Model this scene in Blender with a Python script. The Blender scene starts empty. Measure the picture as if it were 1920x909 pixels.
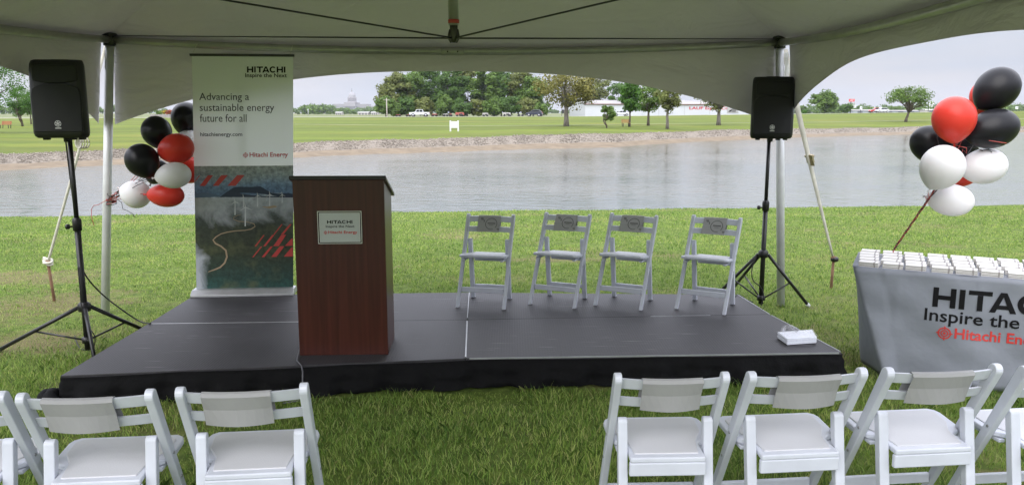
import bpy, bmesh, math, random
import numpy as np
from mathutils import Vector, Matrix
R = math.radians
SC = bpy.context.scene
COL = SC.collection

# ------------------------------------------------------------------ camera
F, PITCH, CH = 1500.0, math.atan(242.5 / 1500), 1.77      # focal length (px of the 1920 wide photo), tilt, eye height
cam = bpy.data.objects.new('camera', bpy.data.cameras.new('camera'))
COL.objects.link(cam)
cam.data.sensor_width = 36.0
cam.data.lens = 36.0 * F / 1920
cam.data.clip_start = 0.05
cam.data.clip_end = 9000
cam.location = (0, 0, CH)
cam.rotation_euler = (R(90) - PITCH, 0, 0)
SC.camera = cam

# ------------------------------------------------------------------ world, sun, exposure
SUN_EL, SUN_AZ = R(42), R(200)
W = bpy.data.worlds.new('World'); SC.world = W; W.use_nodes = True
nt = W.node_tree; nt.nodes.clear()
def wn(t, **k):
    n = nt.nodes.new(t)
    for a, b in k.items(): setattr(n, a, b)
    return n
sky = wn('ShaderNodeTexSky', sky_type='NISHITA'); sky.sun_disc = False
sky.sun_elevation = SUN_EL; sky.sun_rotation = SUN_AZ; sky.air_density = 1.2; sky.dust_density = 3.0
tc = wn('ShaderNodeTexCoord'); sp = wn('ShaderNodeSeparateXYZ'); nt.links.new(tc.outputs['Generated'], sp.inputs[0])
# overcast layer: brighter towards the zenith (as an overcast sky is), soft cloud bands
gr0 = wn('ShaderNodeValToRGB'); nt.links.new(sp.outputs['Z'], gr0.inputs[0]); gr0.color_ramp.interpolation = 'B_SPLINE'
SKY_STEPS = [(0.0, .222), (.12, .222), (.22, .44), (.42, .92), (.7, 1.0), (1.0, 1.0)]
for i, (p_, v_) in enumerate(SKY_STEPS):
    q_ = gr0.color_ramp.elements[i] if i < 2 else gr0.color_ramp.elements.new(p_)
    q_.position = p_; q_.color = (v_, v_, v_, 1)
grad = wn('ShaderNodeMath', operation='MULTIPLY'); nt.links.new(gr0.outputs[0], grad.inputs[0]); grad.inputs[1].default_value = 27.0
mp = wn('ShaderNodeMapping'); nt.links.new(tc.outputs['Generated'], mp.inputs[0]); mp.inputs['Scale'].default_value = (1.2, 1.2, 7.0)
cn = wn('ShaderNodeTexNoise'); nt.links.new(mp.outputs[0], cn.inputs['Vector'])
cn.inputs['Scale'].default_value = 2.4; cn.inputs['Detail'].default_value = 5; cn.inputs['Roughness'].default_value = .55
cr = wn('ShaderNodeValToRGB'); nt.links.new(cn.outputs['Fac'], cr.inputs[0])
cr.color_ramp.elements[0].position = .36; cr.color_ramp.elements[0].color = (.84, .90, 1.06, 1)
cr.color_ramp.elements[1].position = .62; cr.color_ramp.elements[1].color = (1.0, .99, 1.07, 1)
mul = wn('ShaderNodeVectorMath', operation='SCALE'); nt.links.new(cr.outputs[0], mul.inputs[0]); nt.links.new(grad.outputs[0], mul.inputs['Scale'])
mx = wn('ShaderNodeMixRGB'); mx.inputs[0].default_value = .88
nt.links.new(sky.outputs[0], mx.inputs[1]); nt.links.new(mul.outputs[0], mx.inputs[2])
bg = wn('ShaderNodeBackground'); bg.inputs['Strength'].default_value = .105
nt.links.new(mx.outputs[0], bg.inputs['Color'])
wo = wn('ShaderNodeOutputWorld'); nt.links.new(bg.outputs[0], wo.inputs['Surface'])
sl = bpy.data.lights.new('sun', 'SUN'); sl.energy = 1.9; sl.angle = R(55); sl.color = (1, .96, .9)
sun = bpy.data.objects.new('sun', sl); COL.objects.link(sun)
sun.rotation_euler = (R(90) - SUN_EL, 0, math.pi - SUN_AZ)
SC.view_settings.view_transform = 'Standard'; SC.view_settings.look = 'None'
SC.view_settings.exposure = 0.25; SC.view_settings.gamma = 1.0; SC.view_settings.use_curve_mapping = False
SC.render.engine = 'CYCLES'
SC.cycles.max_bounces = 10; SC.cycles.diffuse_bounces = 5; SC.cycles.transparent_max_bounces = 12

# ------------------------------------------------------------------ helpers
cP, sP = math.cos(PITCH), math.sin(PITCH)
def ray(u, v):
    a, b = (u - 960) / F, -(v - 454.5) / F
    return np.array([a, cP + b * sP, -sP + b * cP])
def at(u, v, y):                       # the point of sight line (u, v) at distance y in front of the camera
    d = ray(u, v); d = d * (y / d[1]); return np.array([d[0], d[1], d[2] + CH])
def gz(u, v, z=0.0):                   # the point of sight line (u, v) at height z
    d = ray(u, v); d = d * ((z - CH) / d[2]); return np.array([d[0], d[1], z])

def tag(o, label=None, cat=None, group=None, kind=None):
    if label: o['label'] = label
    if cat: o['category'] = cat
    if group: o['group'] = group
    if kind: o['kind'] = kind
    return o
def thing(name, label, cat, loc=(0, 0, 0), rz=0.0, group=None, scale=1.0):
    o = bpy.data.objects.new(name, None); COL.objects.link(o)
    o.location = tuple(float(q) for q in loc); o.rotation_euler = (0, 0, rz); o.scale = (scale,) * 3
    o.empty_display_size = .1
    return tag(o, label, cat, group)
def kids(o): return [c for c in bpy.data.objects if c.parent is o]
def copy_tree(o, parent=None):
    c = o.copy(); COL.objects.link(c); c.parent = parent
    for ch in kids(o): copy_tree(ch, c)
    return c

class MB:
    """collects shapes and links them as ONE mesh object"""
    def __init__(s): s.v = []; s.f = []; s.m = []; s.sm = []
    def add(s, vs, fs, m=0, smooth=False):
        b = len(s.v); s.v.extend([tuple(map(float, p)) for p in vs])
        for f in fs: s.f.append(tuple(b + i for i in f)); s.m.append(m); s.sm.append(smooth)
        return s
    def box(s, c, size, rz=0.0, m=0, M=None):
        x, y, z = [q / 2 for q in size]
        P = [(-x,-y,-z),(x,-y,-z),(x,y,-z),(-x,y,-z),(-x,-y,z),(x,-y,z),(x,y,z),(-x,y,z)]
        T = M if M is not None else Matrix.Rotation(rz, 4, 'Z')
        P = [T @ Vector(p) + Vector(c) for p in P]
        return s.add(P, [(3,2,1,0),(4,5,6,7),(0,1,5,4),(1,2,6,5),(2,3,7,6),(3,0,4,7)], m)
    def beam(s, p0, p1, w, h, up=(0, 0, 1), m=0):
        p0, p1 = Vector(p0), Vector(p1); d = (p1 - p0); L = d.length; d.normalize()
        u = Vector(up); r = d.cross(u)
        if r.length < 1e-4: r = d.cross(Vector((1, 0, 0)))
        r.normalize(); u = r.cross(d)
        M = Matrix((r, d, u)).transposed().to_4x4()
        return s.box((p0 + p1) / 2, (w, L, h), m=m, M=M)
    def tube(s, pts, r, n=10, m=0, cap=True):
        pts = [Vector(p) for p in pts]; k = len(pts)
        rr = r if hasattr(r, '__len__') else [r] * k
        vs = []; ref = None
        for i, p in enumerate(pts):
            d = (pts[min(i + 1, k - 1)] - pts[max(i - 1, 0)]).normalized()
            if ref is None:
                ref = d.orthogonal().normalized()
            ref = (ref - d * ref.dot(d))
            ref = ref.normalized() if ref.length > 1e-6 else d.orthogonal().normalized()
            b = d.cross(ref)
            for j in range(n):
                a = 2 * math.pi * j / n
                vs.append(p + (ref * math.cos(a) + b * math.sin(a)) * rr[i])
        fs = [(i*n+j, i*n+(j+1)%n, (i+1)*n+(j+1)%n, (i+1)*n+j) for i in range(k-1) for j in range(n)]
        s.add(vs, fs, m, True)
        if cap:
            b = len(s.v) - k * n
            s.f.append(tuple(b + j for j in reversed(range(n)))); s.m.append(m); s.sm.append(False)
            s.f.append(tuple(b + (k-1)*n + j for j in range(n))); s.m.append(m); s.sm.append(False)
        return s
    def lathe(s, prof, n=24, M=None, m=0):
        M = M if M is not None else Matrix()
        vs = [M @ Vector((r * math.cos(2*math.pi*j/n), r * math.sin(2*math.pi*j/n), z)) for r, z in prof for j in range(n)]
        k = len(prof)
        fs = [(i*n+j, i*n+(j+1)%n, (i+1)*n+(j+1)%n, (i+1)*n+j) for i in range(k-1) for j in range(n)]
        fs += [tuple(reversed(range(n))), tuple((k-1)*n + j for j in range(n))]
        return s.add(vs, fs, m, True)
    def prism(s, poly, a0, a1, fn, m=0):
        """extrude a 2-D outline between a0 and a1; fn(p, q, a) gives the 3-D point"""
        n = len(poly)
        vs = [fn(p, q, a0) for p, q in poly] + [fn(p, q, a1) for p, q in poly]
        fs = [tuple(reversed(range(n))), tuple(range(n, 2*n))] + [(i, (i+1)%n, n+(i+1)%n, n+i) for i in range(n)]
        return s.add(vs, fs, m)
    def grid(s, P, m=0, smooth=True, wrap=False):
        P = np.asarray(P, float); a, b = P.shape[:2]
        fs = [(i*b+j, i*b+j+1, (i+1)*b+j+1, (i+1)*b+j) for i in range(a-1) for j in range(b-1)]
        return s.add(P.reshape(-1, 3), fs, m, smooth)
    def build(s, name, mats, parent=None, bevel=0.0, solid=0.0, seg=2, fix=True, subsurf=0):
        me = bpy.data.meshes.new(name); me.from_pydata(s.v, [], s.f)
        mats = mats if isinstance(mats, (list, tuple)) else [mats]
        for q in mats: me.materials.append(q)
        me.polygons.foreach_set('material_index', s.m); me.polygons.foreach_set('use_smooth', s.sm)
        if fix:
            bm = bmesh.new(); bm.from_mesh(me); bmesh.ops.recalc_face_normals(bm, faces=bm.faces); bm.to_mesh(me); bm.free()
        me.update()
        o = bpy.data.objects.new(name, me); COL.objects.link(o); o.parent = parent
        if solid:
            md = o.modifiers.new('solidify', 'SOLIDIFY'); md.thickness = solid; md.offset = 0
        if subsurf:
            md = o.modifiers.new('subd', 'SUBSURF'); md.levels = subsurf; md.render_levels = subsurf
        if bevel:
            md = o.modifiers.new('bevel', 'BEVEL'); md.width = bevel; md.segments = seg; md.limit_method = 'ANGLE'; md.angle_limit = R(40)
        return o

def faces_mesh(name, V, Fc, mats, parent=None, midx=None, smooth=False):
    """fast mesh from numpy: V (n,3), Fc (m,k)"""
    me = bpy.data.meshes.new(name); V = np.ascontiguousarray(V, np.float32); Fc = np.ascontiguousarray(Fc, np.int32)
    k = Fc.shape[1]
    me.vertices.add(len(V)); me.vertices.foreach_set('co', V.ravel())
    me.loops.add(Fc.size); me.loops.foreach_set('vertex_index', Fc.ravel())
    me.polygons.add(len(Fc)); me.polygons.foreach_set('loop_start', np.arange(0, Fc.size, k, dtype=np.int32))
    for q in (mats if isinstance(mats, (list, tuple)) else [mats]): me.materials.append(q)
    if midx is not None: me.polygons.foreach_set('material_index', np.ascontiguousarray(midx, np.int32))
    me.update(calc_edges=True); me.validate()
    if smooth: me.polygons.foreach_set('use_smooth', np.ones(len(Fc), bool))
    o = bpy.data.objects.new(name, me); COL.objects.link(o); o.parent = parent
    return o

# ------------------------------------------------------------------ materials
MATS = {}
def mat(name, col, rough=.5, metal=0.0, var=0.0, vscale=6.0, bump=0.0, bscale=40.0, stretch=(1, 1, 1), col2=None, spec=None, trans=0.0, coat=0.0, detail=5):
    if name in MATS: return MATS[name]
    m = bpy.data.materials.new(name); m.use_nodes = True; MATS[name] = m
    n, l = m.node_tree.nodes, m.node_tree.links
    b = n['Principled BSDF']; b.inputs['Roughness'].default_value = rough; b.inputs['Metallic'].default_value = metal
    if spec is not None: b.inputs['Specular IOR Level'].default_value = spec
    if coat: b.inputs['Coat Weight'].default_value = coat
    b.inputs['Base Color'].default_value = (*col, 1)
    t = n.new('ShaderNodeTexCoord'); mpn = n.new('ShaderNodeMapping'); mpn.inputs['Scale'].default_value = stretch
    l.new(t.outputs['Object'], mpn.inputs[0])
    if var or col2:
        x = n.new('ShaderNodeTexNoise'); x.inputs['Scale'].default_value = vscale; x.inputs['Detail'].default_value = detail
        l.new(mpn.outputs[0], x.inputs['Vector'])
        r = n.new('ShaderNodeValToRGB'); l.new(x.outputs['Fac'], r.inputs[0])
        r.color_ramp.elements[0].position = .35; r.color_ramp.elements[1].position = .68
        c2 = col2 if col2 else tuple(q * (1 - var) for q in col)
        r.color_ramp.elements[0].color = (*c2, 1); r.color_ramp.elements[1].color = (*col, 1)
        l.new(r.outputs[0], b.inputs['Base Color'])
    if bump:
        x = n.new('ShaderNodeTexNoise'); x.inputs['Scale'].default_value = bscale; x.inputs['Detail'].default_value = 4
        l.new(mpn.outputs[0], x.inputs['Vector'])
        k = n.new('ShaderNodeBump'); k.inputs['Strength'].default_value = bump; k.inputs['Distance'].default_value = .02
        l.new(x.outputs['Fac'], k.inputs['Height']); l.new(k.outputs[0], b.inputs['Normal'])
    if trans:
        tr = n.new('ShaderNodeBsdfTranslucent'); mixs = n.new('ShaderNodeMixShader'); mixs.inputs[0].default_value = trans
        src = b.inputs['Base Color'].links
        if src: l.new(src[0].from_socket, tr.inputs['Color'])
        else: tr.inputs['Color'].default_value = (*col, 1)
        l.new(b.outputs[0], mixs.inputs[1]); l.new(tr.outputs[0], mixs.inputs[2])
        l.new(mixs.outputs[0], n['Material Output'].inputs['Surface'])
    return m

def leaf_mat(name, dark, light, trans=.35, island=True):
    if name in MATS: return MATS[name]
    m = bpy.data.materials.new(name); m.use_nodes = True; MATS[name] = m
    n, l = m.node_tree.nodes, m.node_tree.links
    b = n['Principled BSDF']; b.inputs['Roughness'].default_value = .6; b.inputs['Specular IOR Level'].default_value = .25
    g = n.new('ShaderNodeNewGeometry'); r = n.new('ShaderNodeValToRGB'); l.new(g.outputs['Random Per Island'], r.inputs[0])
    r.color_ramp.elements[0].color = (*dark, 1); r.color_ramp.elements[1].color = (*light, 1)
    t = n.new('ShaderNodeTexCoord'); x = n.new('ShaderNodeTexNoise'); l.new(t.outputs['Object'], x.inputs['Vector'])
    x.inputs['Scale'].default_value = .55; x.inputs['Detail'].default_value = 3
    rr = n.new('ShaderNodeMapRange'); l.new(x.outputs['Fac'], rr.inputs['Value'])
    rr.inputs['From Min'].default_value = .3; rr.inputs['From Max'].default_value = .7
    rr.inputs['To Min'].default_value = .72; rr.inputs['To Max'].default_value = 1.25
    s = n.new('ShaderNodeVectorMath'); s.operation = 'SCALE'; l.new(r.outputs[0], s.inputs[0]); l.new(rr.outputs[0], s.inputs['Scale'])
    l.new(s.outputs[0], b.inputs['Base Color'])
    tr = n.new('ShaderNodeBsdfTranslucent'); l.new(s.outputs[0], tr.inputs['Color'])
    mm = n.new('ShaderNodeMixShader'); mm.inputs[0].default_value = trans
    l.new(b.outputs[0], mm.inputs[1]); l.new(tr.outputs[0], mm.inputs[2]); l.new(mm.outputs[0], n['Material Output'].inputs['Surface'])
    return m

white_resin = mat('white_resin', (.585, .61, .68), .42, var=.12, vscale=7, detail=8)
seat_vinyl = mat('seat_vinyl', (.53, .535, .56), .5, bump=.08, bscale=180)
steel = mat('steel', (.35, .35, .36), .35, 1.0)
black_metal = mat('black_metal', (.012, .012, .013), .38)
black_plastic = mat('black_plastic', (.008, .008, .009), .45, bump=.05, bscale=300)
black_grille = mat('black_grille', (.006, .006, .008), .6, bump=.25, bscale=500)
rubber = mat('rubber', (.015, .015, .015), .7)
aluminium = mat('aluminium', (.45, .46, .47), .42, .55, var=.12, vscale=14)
paper = mat('paper', (.31, .31, .315), .85, var=.08, vscale=7)
paper_print = mat('paper_print', (.36, .36, .35), .85, var=.06, vscale=14)
ink = mat('ink', (.008, .008, .009), .8, spec=.15)
ink_grey = mat('ink_grey', (.10, .10, .10), .8)
red_ink = mat('red_ink', (.55, .035, .03), .5)
white_paint = mat('white_paint', (.6, .6, .62), .45)
bark = mat('bark', (.12, .095, .07), .9, var=.5, vscale=6, bump=.6, bscale=14, stretch=(1, 1, .25))
bark_grey = mat('bark_grey', (.19, .17, .145), .9, var=.45, vscale=6, bump=.6, bscale=14, stretch=(1, 1, .25))

# ------------------------------------------------------------------ lettering (built-in font, or drawn letters)
def text_geo(s, bold=0.0):
    cu = bpy.data.curves.new('t', 'FONT'); cu.body = s; cu.size = 1.0; cu.offset = bold; cu.resolution_u = 3
    o = bpy.data.objects.new('t', cu); COL.objects.link(o)
    dg = bpy.context.evaluated_depsgraph_get(); dg.update()
    me = bpy.data.meshes.new_from_object(o.evaluated_get(dg))
    V = np.array([v.co[:2] for v in me.vertices]); Fc = [tuple(p.vertices) for p in me.polygons]
    bpy.data.objects.remove(o); bpy.data.curves.remove(cu); bpy.data.meshes.remove(me)
    return V, Fc
def put_text(mb, s, x, z, w, h, fn, bold=0.0, m=0):
    """set string s into the box of left x, bottom z, width w, height h of a panel; fn(x, z) gives 3-D"""
    V, Fc = text_geo(s, bold); a, b = V.min(0), V.max(0)
    P = (V - a) / (b - a) * np.array([w, h]) + np.array([x, z])
    mb.add([fn(p, q) for p, q in P], Fc, m)
def wide_caps(mb, x, z, w, h, fn, m=0):
    """the wide bold seven-letter wordmark, drawn letter by letter"""
    def rect(a, b, c, d): return [(a, b), (c, b), (c, d), (a, d)]
    st, hb = .29, .22
    L = {}
    L['H'] = (1.2, [rect(0,0,st,1), rect(1.2-st,0,1.2,1), rect(st,.39,1.2-st,.39+hb)])
    L['I'] = (st, [rect(0,0,st,1)])
    L['T'] = (1.2, [rect(0,1-hb,1.2,1), rect(.6-st/2,0,.6+st/2,1-hb)])
    L['A'] = (1.36, [[(0,0),(.31,0),(.78,1),(.52,1)], [(1.36,0),(1.05,0),(.62,.93),(.78,1),(.84,1)], rect(.32,.17,1.04,.17+hb*.9)])
    arc = []
    for i in range(24):
        a0, a1 = R(42 + i * (276 / 24)), R(42 + (i + 1) * (276 / 24))
        o = lambda a: (.64 + .64 * math.cos(a), .5 + .53 * math.sin(a)); q = lambda a: (.64 + .345 * math.cos(a), .5 + .31 * math.sin(a))
        arc.append([o(a0), o(a1), q(a1), q(a0)])
    L['C'] = (1.2, arc)
    word = 'HITACHI'; gap = {'TA': -.12, 'AC': .02}
    tot = sum(L[c][0] for c in word) + sum(gap.get(word[i:i+2], .17) for i in range(6)); cx = 0
    for i, c in enumerate(word):
        for poly in L[c][1]:
            mb.add([fn(x + (cx + p) * w / tot, z + q * h) for p, q in poly], [tuple(range(len(poly)))], m)
        cx += L[c][0] + (gap.get(word[i:i+2], .17) if i < 6 else 0)
def emblem(mb, x, z, r, fn, m=0):
    """round target mark: two rings, a dot and four ticks"""
    def ring(r0, r1, n=28):
        for i in range(n):
            a, b = 2*math.pi*i/n, 2*math.pi*(i+1)/n
            mb.add([fn(x+r1*math.cos(a), z+r1*math.sin(a)), fn(x+r1*math.cos(b), z+r1*math.sin(b)), fn(x+r0*math.cos(b), z+r0*math.sin(b)), fn(x+r0*math.cos(a), z+r0*math.sin(a))], [(0,1,2,3)], m)
    ring(.72*r, .9*r); ring(.36*r, .52*r)
    mb.add([fn(x+.2*r*math.cos(2*math.pi*i/10), z+.2*r*math.sin(2*math.pi*i/10)) for i in range(10)], [tuple(range(10))], m)
    for k in range(4):
        ca, sa = math.cos(k*math.pi/2), math.sin(k*math.pi/2)
        q = [(.58*r, -.09*r), (1.08*r, -.09*r), (1.08*r, .09*r), (.58*r, .09*r)]
        mb.add([fn(x+a*ca-b*sa, z+a*sa+b*ca) for a, b in q], [(0,1,2,3)], m)
# ------------------------------------------------------------------ ground, lake, far bank, road
rng = np.random.default_rng(7)
def lawn_material(name, greens, dry, dscale, fine=90, bump=.5, stripes=0.0, patches=()):
    m = bpy.data.materials.new(name); m.use_nodes = True
    n, l = m.node_tree.nodes, m.node_tree.links; b = n['Principled BSDF']; b.inputs['Roughness'].default_value = .85; b.inputs['Specular IOR Level'].default_value = .15
    t = n.new('ShaderNodeTexCoord')
    def noise(sc, det=6, vec=None):
        x = n.new('ShaderNodeTexNoise'); x.inputs['Scale'].default_value = sc; x.inputs['Detail'].default_value = det; x.inputs['Roughness'].default_value = .62
        l.new(vec or t.outputs['Object'], x.inputs['Vector']); return x
    a = noise(fine * .12, 8); r = n.new('ShaderNodeValToRGB'); l.new(a.outputs['Fac'], r.inputs[0])
    r.color_ramp.elements[0].position = .3; r.color_ramp.elements[1].position = .7
    r.color_ramp.elements[0].color = (*greens[0], 1); r.color_ramp.elements[1].color = (*greens[1], 1)
    d = noise(dscale, 7); dr = n.new('ShaderNodeValToRGB'); l.new(d.outputs['Fac'], dr.inputs[0])
    dr.color_ramp.elements[0].position = .52; dr.color_ramp.elements[0].color = (0, 0, 0, 1)
    dr.color_ramp.elements[1].position = .72; dr.color_ramp.elements[1].color = (1, 1, 1, 1)
    mx = n.new('ShaderNodeMixRGB'); l.new(dr.outputs[0], mx.inputs[0]); l.new(r.outputs[0], mx.inputs[1]); mx.inputs[2].default_value = (*dry, 1)
    out = mx
    for (px_, py_, rx_, ry_) in patches:                 # worn earth with ragged edges
        dm = n.new('ShaderNodeMapping'); dm.vector_type = 'TEXTURE'; dm.inputs['Location'].default_value = (px_, py_, 0); dm.inputs['Scale'].default_value = (rx_, ry_, 1); l.new(t.outputs['Object'], dm.inputs[0])
        le = n.new('ShaderNodeVectorMath'); le.operation = 'LENGTH'; l.new(dm.outputs[0], le.inputs[0])
        nn = noise(4.5, 7); s1 = n.new('ShaderNodeMath'); s1.operation = 'MULTIPLY_ADD'; l.new(nn.outputs['Fac'], s1.inputs[0]); s1.inputs[1].default_value = 2.4; l.new(le.outputs['Value'], s1.inputs[2])
        mr = n.new('ShaderNodeMapRange'); l.new(s1.outputs[0], mr.inputs['Value']); mr.inputs['From Min'].default_value = 1.55; mr.inputs['From Max'].default_value = 2.1; mr.inputs['To Min'].default_value = .6; mr.inputs['To Max'].default_value = 0
        m2 = n.new('ShaderNodeMixRGB'); l.new(mr.outputs[0], m2.inputs[0]); l.new(out.outputs[0], m2.inputs[1]); m2.inputs[2].default_value = (.19, .135, .08, 1); out = m2
    if stripes:
        mpn = n.new('ShaderNodeMapping'); l.new(t.outputs['Object'], mpn.inputs[0]); mpn.inputs['Scale'].default_value = (.012, .16, .1); mpn.inputs['Rotation'].default_value = (0, 0, R(-14))
        mx = out; s = noise(1.0, 3, mpn.outputs[0]); rr = n.new('ShaderNodeValToRGB'); l.new(s.outputs['Fac'], rr.inputs[0])
        rr.color_ramp.elements[0].position = .42; rr.color_ramp.elements[0].color = (1-stripes,)*3 + (1,)
        rr.color_ramp.elements[1].position = .6; rr.color_ramp.elements[1].color = (1+stripes, 1+stripes*.9, 1, 1)
        mu = n.new('ShaderNodeMixRGB'); mu.blend_type = 'MULTIPLY'; mu.inputs[0].default_value = 1
        l.new(mx.outputs[0], mu.inputs[1]); l.new(rr.outputs[0], mu.inputs[2]); out = mu
    l.new(out.outputs[0], b.inputs['Base Color'])
    f = noise(fine, 6); k = n.new('ShaderNodeBump'); k.inputs['Strength'].default_value = bump; k.inputs['Distance'].default_value = .05
    l.new(f.outputs['Fac'], k.inputs['Height']); l.new(k.outputs[0], b.inputs['Normal'])
    return m
PATCHES = [(-4.35, 7.3, .9, .9), (-3.75, 6.05, .75, .5), (-5.3, 8.6, 1.2, .7), (-.15, 3.45, .45, .14), (2.4, 3.75, .3, .15), (.5, 9.8, 1.5, .35)]
m_lawn = lawn_material('near_lawn', ((.05, .08, .016), (.17, .235, .045)), (.20, .165, .08), .55, fine=70, bump=.7, patches=PATCHES)
m_far = lawn_material('far_lawn', ((.085, .117, .014), (.122, .155, .020)), (.155, .15, .03), .05, fine=6, bump=.4, stripes=.16)
m_field = lawn_material('field', ((.10, .13, .05), (.17, .18, .08)), (.25, .23, .15), .02, fine=1, bump=.2)

def lip(x): return 18.7 + .0986 * np.clip(x, -60, 60)
def near_z(x, y):
    t = np.clip((y - 8.0) / (lip(x) - 8.0), 0, 1)
    z = -.5 * t ** 1.6
    o = np.clip((y - lip(x)) / 3.0, 0, 1)
    z = z - 1.3 * o
    return z + .012 * np.sin(x * 1.7 + y * .9) * np.sin(y * 1.3 - x * .4)
def sheet(name, X, Y, Z, m, kind='structure'):
    a, b = X.shape; V = np.stack([X, Y, Z], -1).reshape(-1, 3)
    i = np.arange(a*b).reshape(a, b)
    Fc = np.stack([i[:-1,:-1], i[:-1,1:], i[1:,1:], i[1:,:-1]], -1).reshape(-1, 4)
    return tag(faces_mesh(name, V, Fc, m, smooth=True), kind=kind)
xs = np.concatenate([[-160, -110, -75, -50, -35], np.arange(-28, 28.1, .5), [35, 50, 75, 110, 160]])
ys = np.concatenate([[-80, -50, -30, -18], np.arange(-10, 1, 1.0), np.arange(1, 19, .35)])
X, Y = np.meshgrid(xs, ys); 
s_ = np.linspace(0, 1, 9)[1:]
Y0 = np.concatenate([Y, np.repeat(np.array([[q] for q in 19.1 + s_ * 4]), len(xs), 1)]); X0 = np.repeat(xs[None], len(Y0), 0)
Y0 = Y0 + np.where(Y0 > 8, (Y0 - 8) / 11 * (lip(X0) - 19.0), 0)
sheet('lawn', X0, Y0, near_z(X0, Y0), m_lawn)

# far bank: one strip of terrain per sight-line column, true distances
UC = np.concatenate([np.arange(-2300, -300, 200), np.arange(-300, 2300, 20), np.arange(2300, 4400, 200)]).astype(float)
def Dwater(u):
    b = np.interp(u, [-2300, -900, 0, 560, 1150, 1500, 1920, 2800, 4400], [22, 30, 39, 51, 66, 92, 118, 150, 170])
    return b * (1 + .006 * np.sin(u * .021) + .005 * np.sin(u * .063 + 1))
def Vbank(u): return np.interp(u, [-900, 0, 560, 850, 1150, 1500, 1920, 2800], [312, 289, 268, 258.5, 250, 241, 236.5, 234]) + .8*np.sin(u*.017) + .6 * np.sin(u*.05)
def Dbank(u): return Dwater(u) * 1.115
def Vroad(u): return np.interp(u, [-900, 0, 560, 1150, 1500, 1920, 2800], [224, 222, 220, 218.3, 213.8, 208.5, 205])
RD = 200.0
def zof(u, v, d): return at(u, v, d)[2]
def kx(u): return (u - 960) / 1519.0
def far_z(u, d):
    db = Dbank(u); zb = zof(u, Vbank(u), db); zr = zof(u, Vroad(u), RD)
    if d <= db: return zb + (d - db) * .1
    if d <= RD:
        t = (d - db) / (RD - db); return zb + (zr - zb) * t + .10 * math.sin(t * math.pi * 5) * t * (1 - t)
    if d <= 300: return zr
    t = min(1, (d - 300) / 500); return zr + (.8 - zr) * t
def ground_at(u, v):
    """where sight line (u, v) meets the far bank"""
    lo, hi = Dbank(u), RD
    for _ in range(40):
        m = (lo + hi) / 2
        if zof(u, v, m) > far_z(u, m): lo = m
        else: hi = m
    d = (lo + hi) / 2; return np.array([kx(u) * d, d, far_z(u, d)])
def on_far(u, d): return np.array([kx(u) * d, d, far_z(u, d)])
def strip(name, rows, m):
    """rows: functions u -> (d, z)"""
    X, Y, Z = [], [], []
    for fn in rows:
        dz = [fn(u) for u in UC]; d = np.array([q[0] for q in dz]); X.append(np.clip(kx(UC) * d, -3350, 3350)); Y.append(d); Z.append([q[1] for q in dz])
    return sheet(name, np.array(X), np.array(Y), np.array(Z), m)
m_gravel = mat('beach_gravel', (.235, .20, .158), .9, vscale=3.2, col2=(.165, .138, .107), bump=1.0, bscale=5, detail=9)
m_sand = mat('beach_sand', (.20, .155, .10), .9, vscale=1.6, col2=(.14, .105, .066), bump=.6, bscale=6, detail=8)
def brow(t, lift=0.0):
    def fn(u):
        dw, db = Dwater(u), Dbank(u); zb = far_z(u, db)
        return dw + (db - dw) * t, -1.0 + (zb + 1.0) * t + lift * math.sin(u * .11) * math.sin(u * .037)
    return fn
strip('sandy_shore', [lambda u: (Dwater(u) - 5, -1.7), brow(0), brow(.18, .02), brow(.36, .03)], m_sand)
strip('gravel_beach', [brow(.36, .03), brow(.5, .05), brow(.65, .05), brow(.82, .04), brow(1)], m_gravel)
strip('far_lawn', [(lambda u, t=t: (Dbank(u) + (RD - Dbank(u)) * t, far_z(u, Dbank(u) + (RD - Dbank(u)) * t))) for t in np.linspace(0, 1, 22)], m_far)
m_road = mat('pale_road', (.42, .40, .37), .9, var=.15, vscale=.4)
strip('road', [lambda u: (RD, far_z(u, RD)), lambda u: (RD + 7, far_z(u, RD) + .03)], m_road)
strip('field', [(lambda u, d=d: (d, far_z(u, min(d, RD + 50)) if d < 250 else far_z(u, d))) for d in (RD + 7, 240, 300, 450, 800, 1600, 3450)], m_field)
m_path = mat('path_dust', (.30, .31, .17), .9, var=.2, vscale=.8)
# loose stones on the bank
def stones():
    rg = np.random.default_rng(41); N = 13000; u = rg.uniform(-120, 2050, N); t = rg.uniform(.30, 1.02, N) ** .8
    dw = Dwater(u); db = Dbank(u); d = dw + (db - dw) * t; zb = np.array([far_z(float(a), float(b)) for a, b in zip(u, db)]); z = -1 + (zb + 1) * t
    c = np.stack([kx(u) * d, d, z + .02], 1); s = rg.uniform(.018, .055, N) * (1 + d / 160)
    base = np.array([(1,0,0),(0,1,0),(-1,0,0),(0,-1,0),(0,0,.75),(0,0,-.5)], float)
    V = base[None] * s[:, None, None] * rg.uniform(.6, 1.4, (N, 6, 1)) + rg.normal(size=(N, 6, 3)) * .15 * s[:, None, None] + c[:, None]
    Fi = np.array([(0,1,4),(1,2,4),(2,3,4),(3,0,4),(1,0,5),(2,1,5),(3,2,5),(0,3,5)]); Fc = (Fi[None] + (np.arange(N) * 6)[:, None, None]).reshape(-1, 3)
    tag(faces_mesh('beach_stones', V.reshape(-1, 3), Fc, leaf_mat('stone_grey', (.17, .145, .115), (.29, .255, .21), 0.0)), 'loose pale and grey stones strewn along the far bank', 'stones', kind='stuff')
stones_later = stones
pu = np.arange(380, 2300, 20.0)
PX = []
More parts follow.
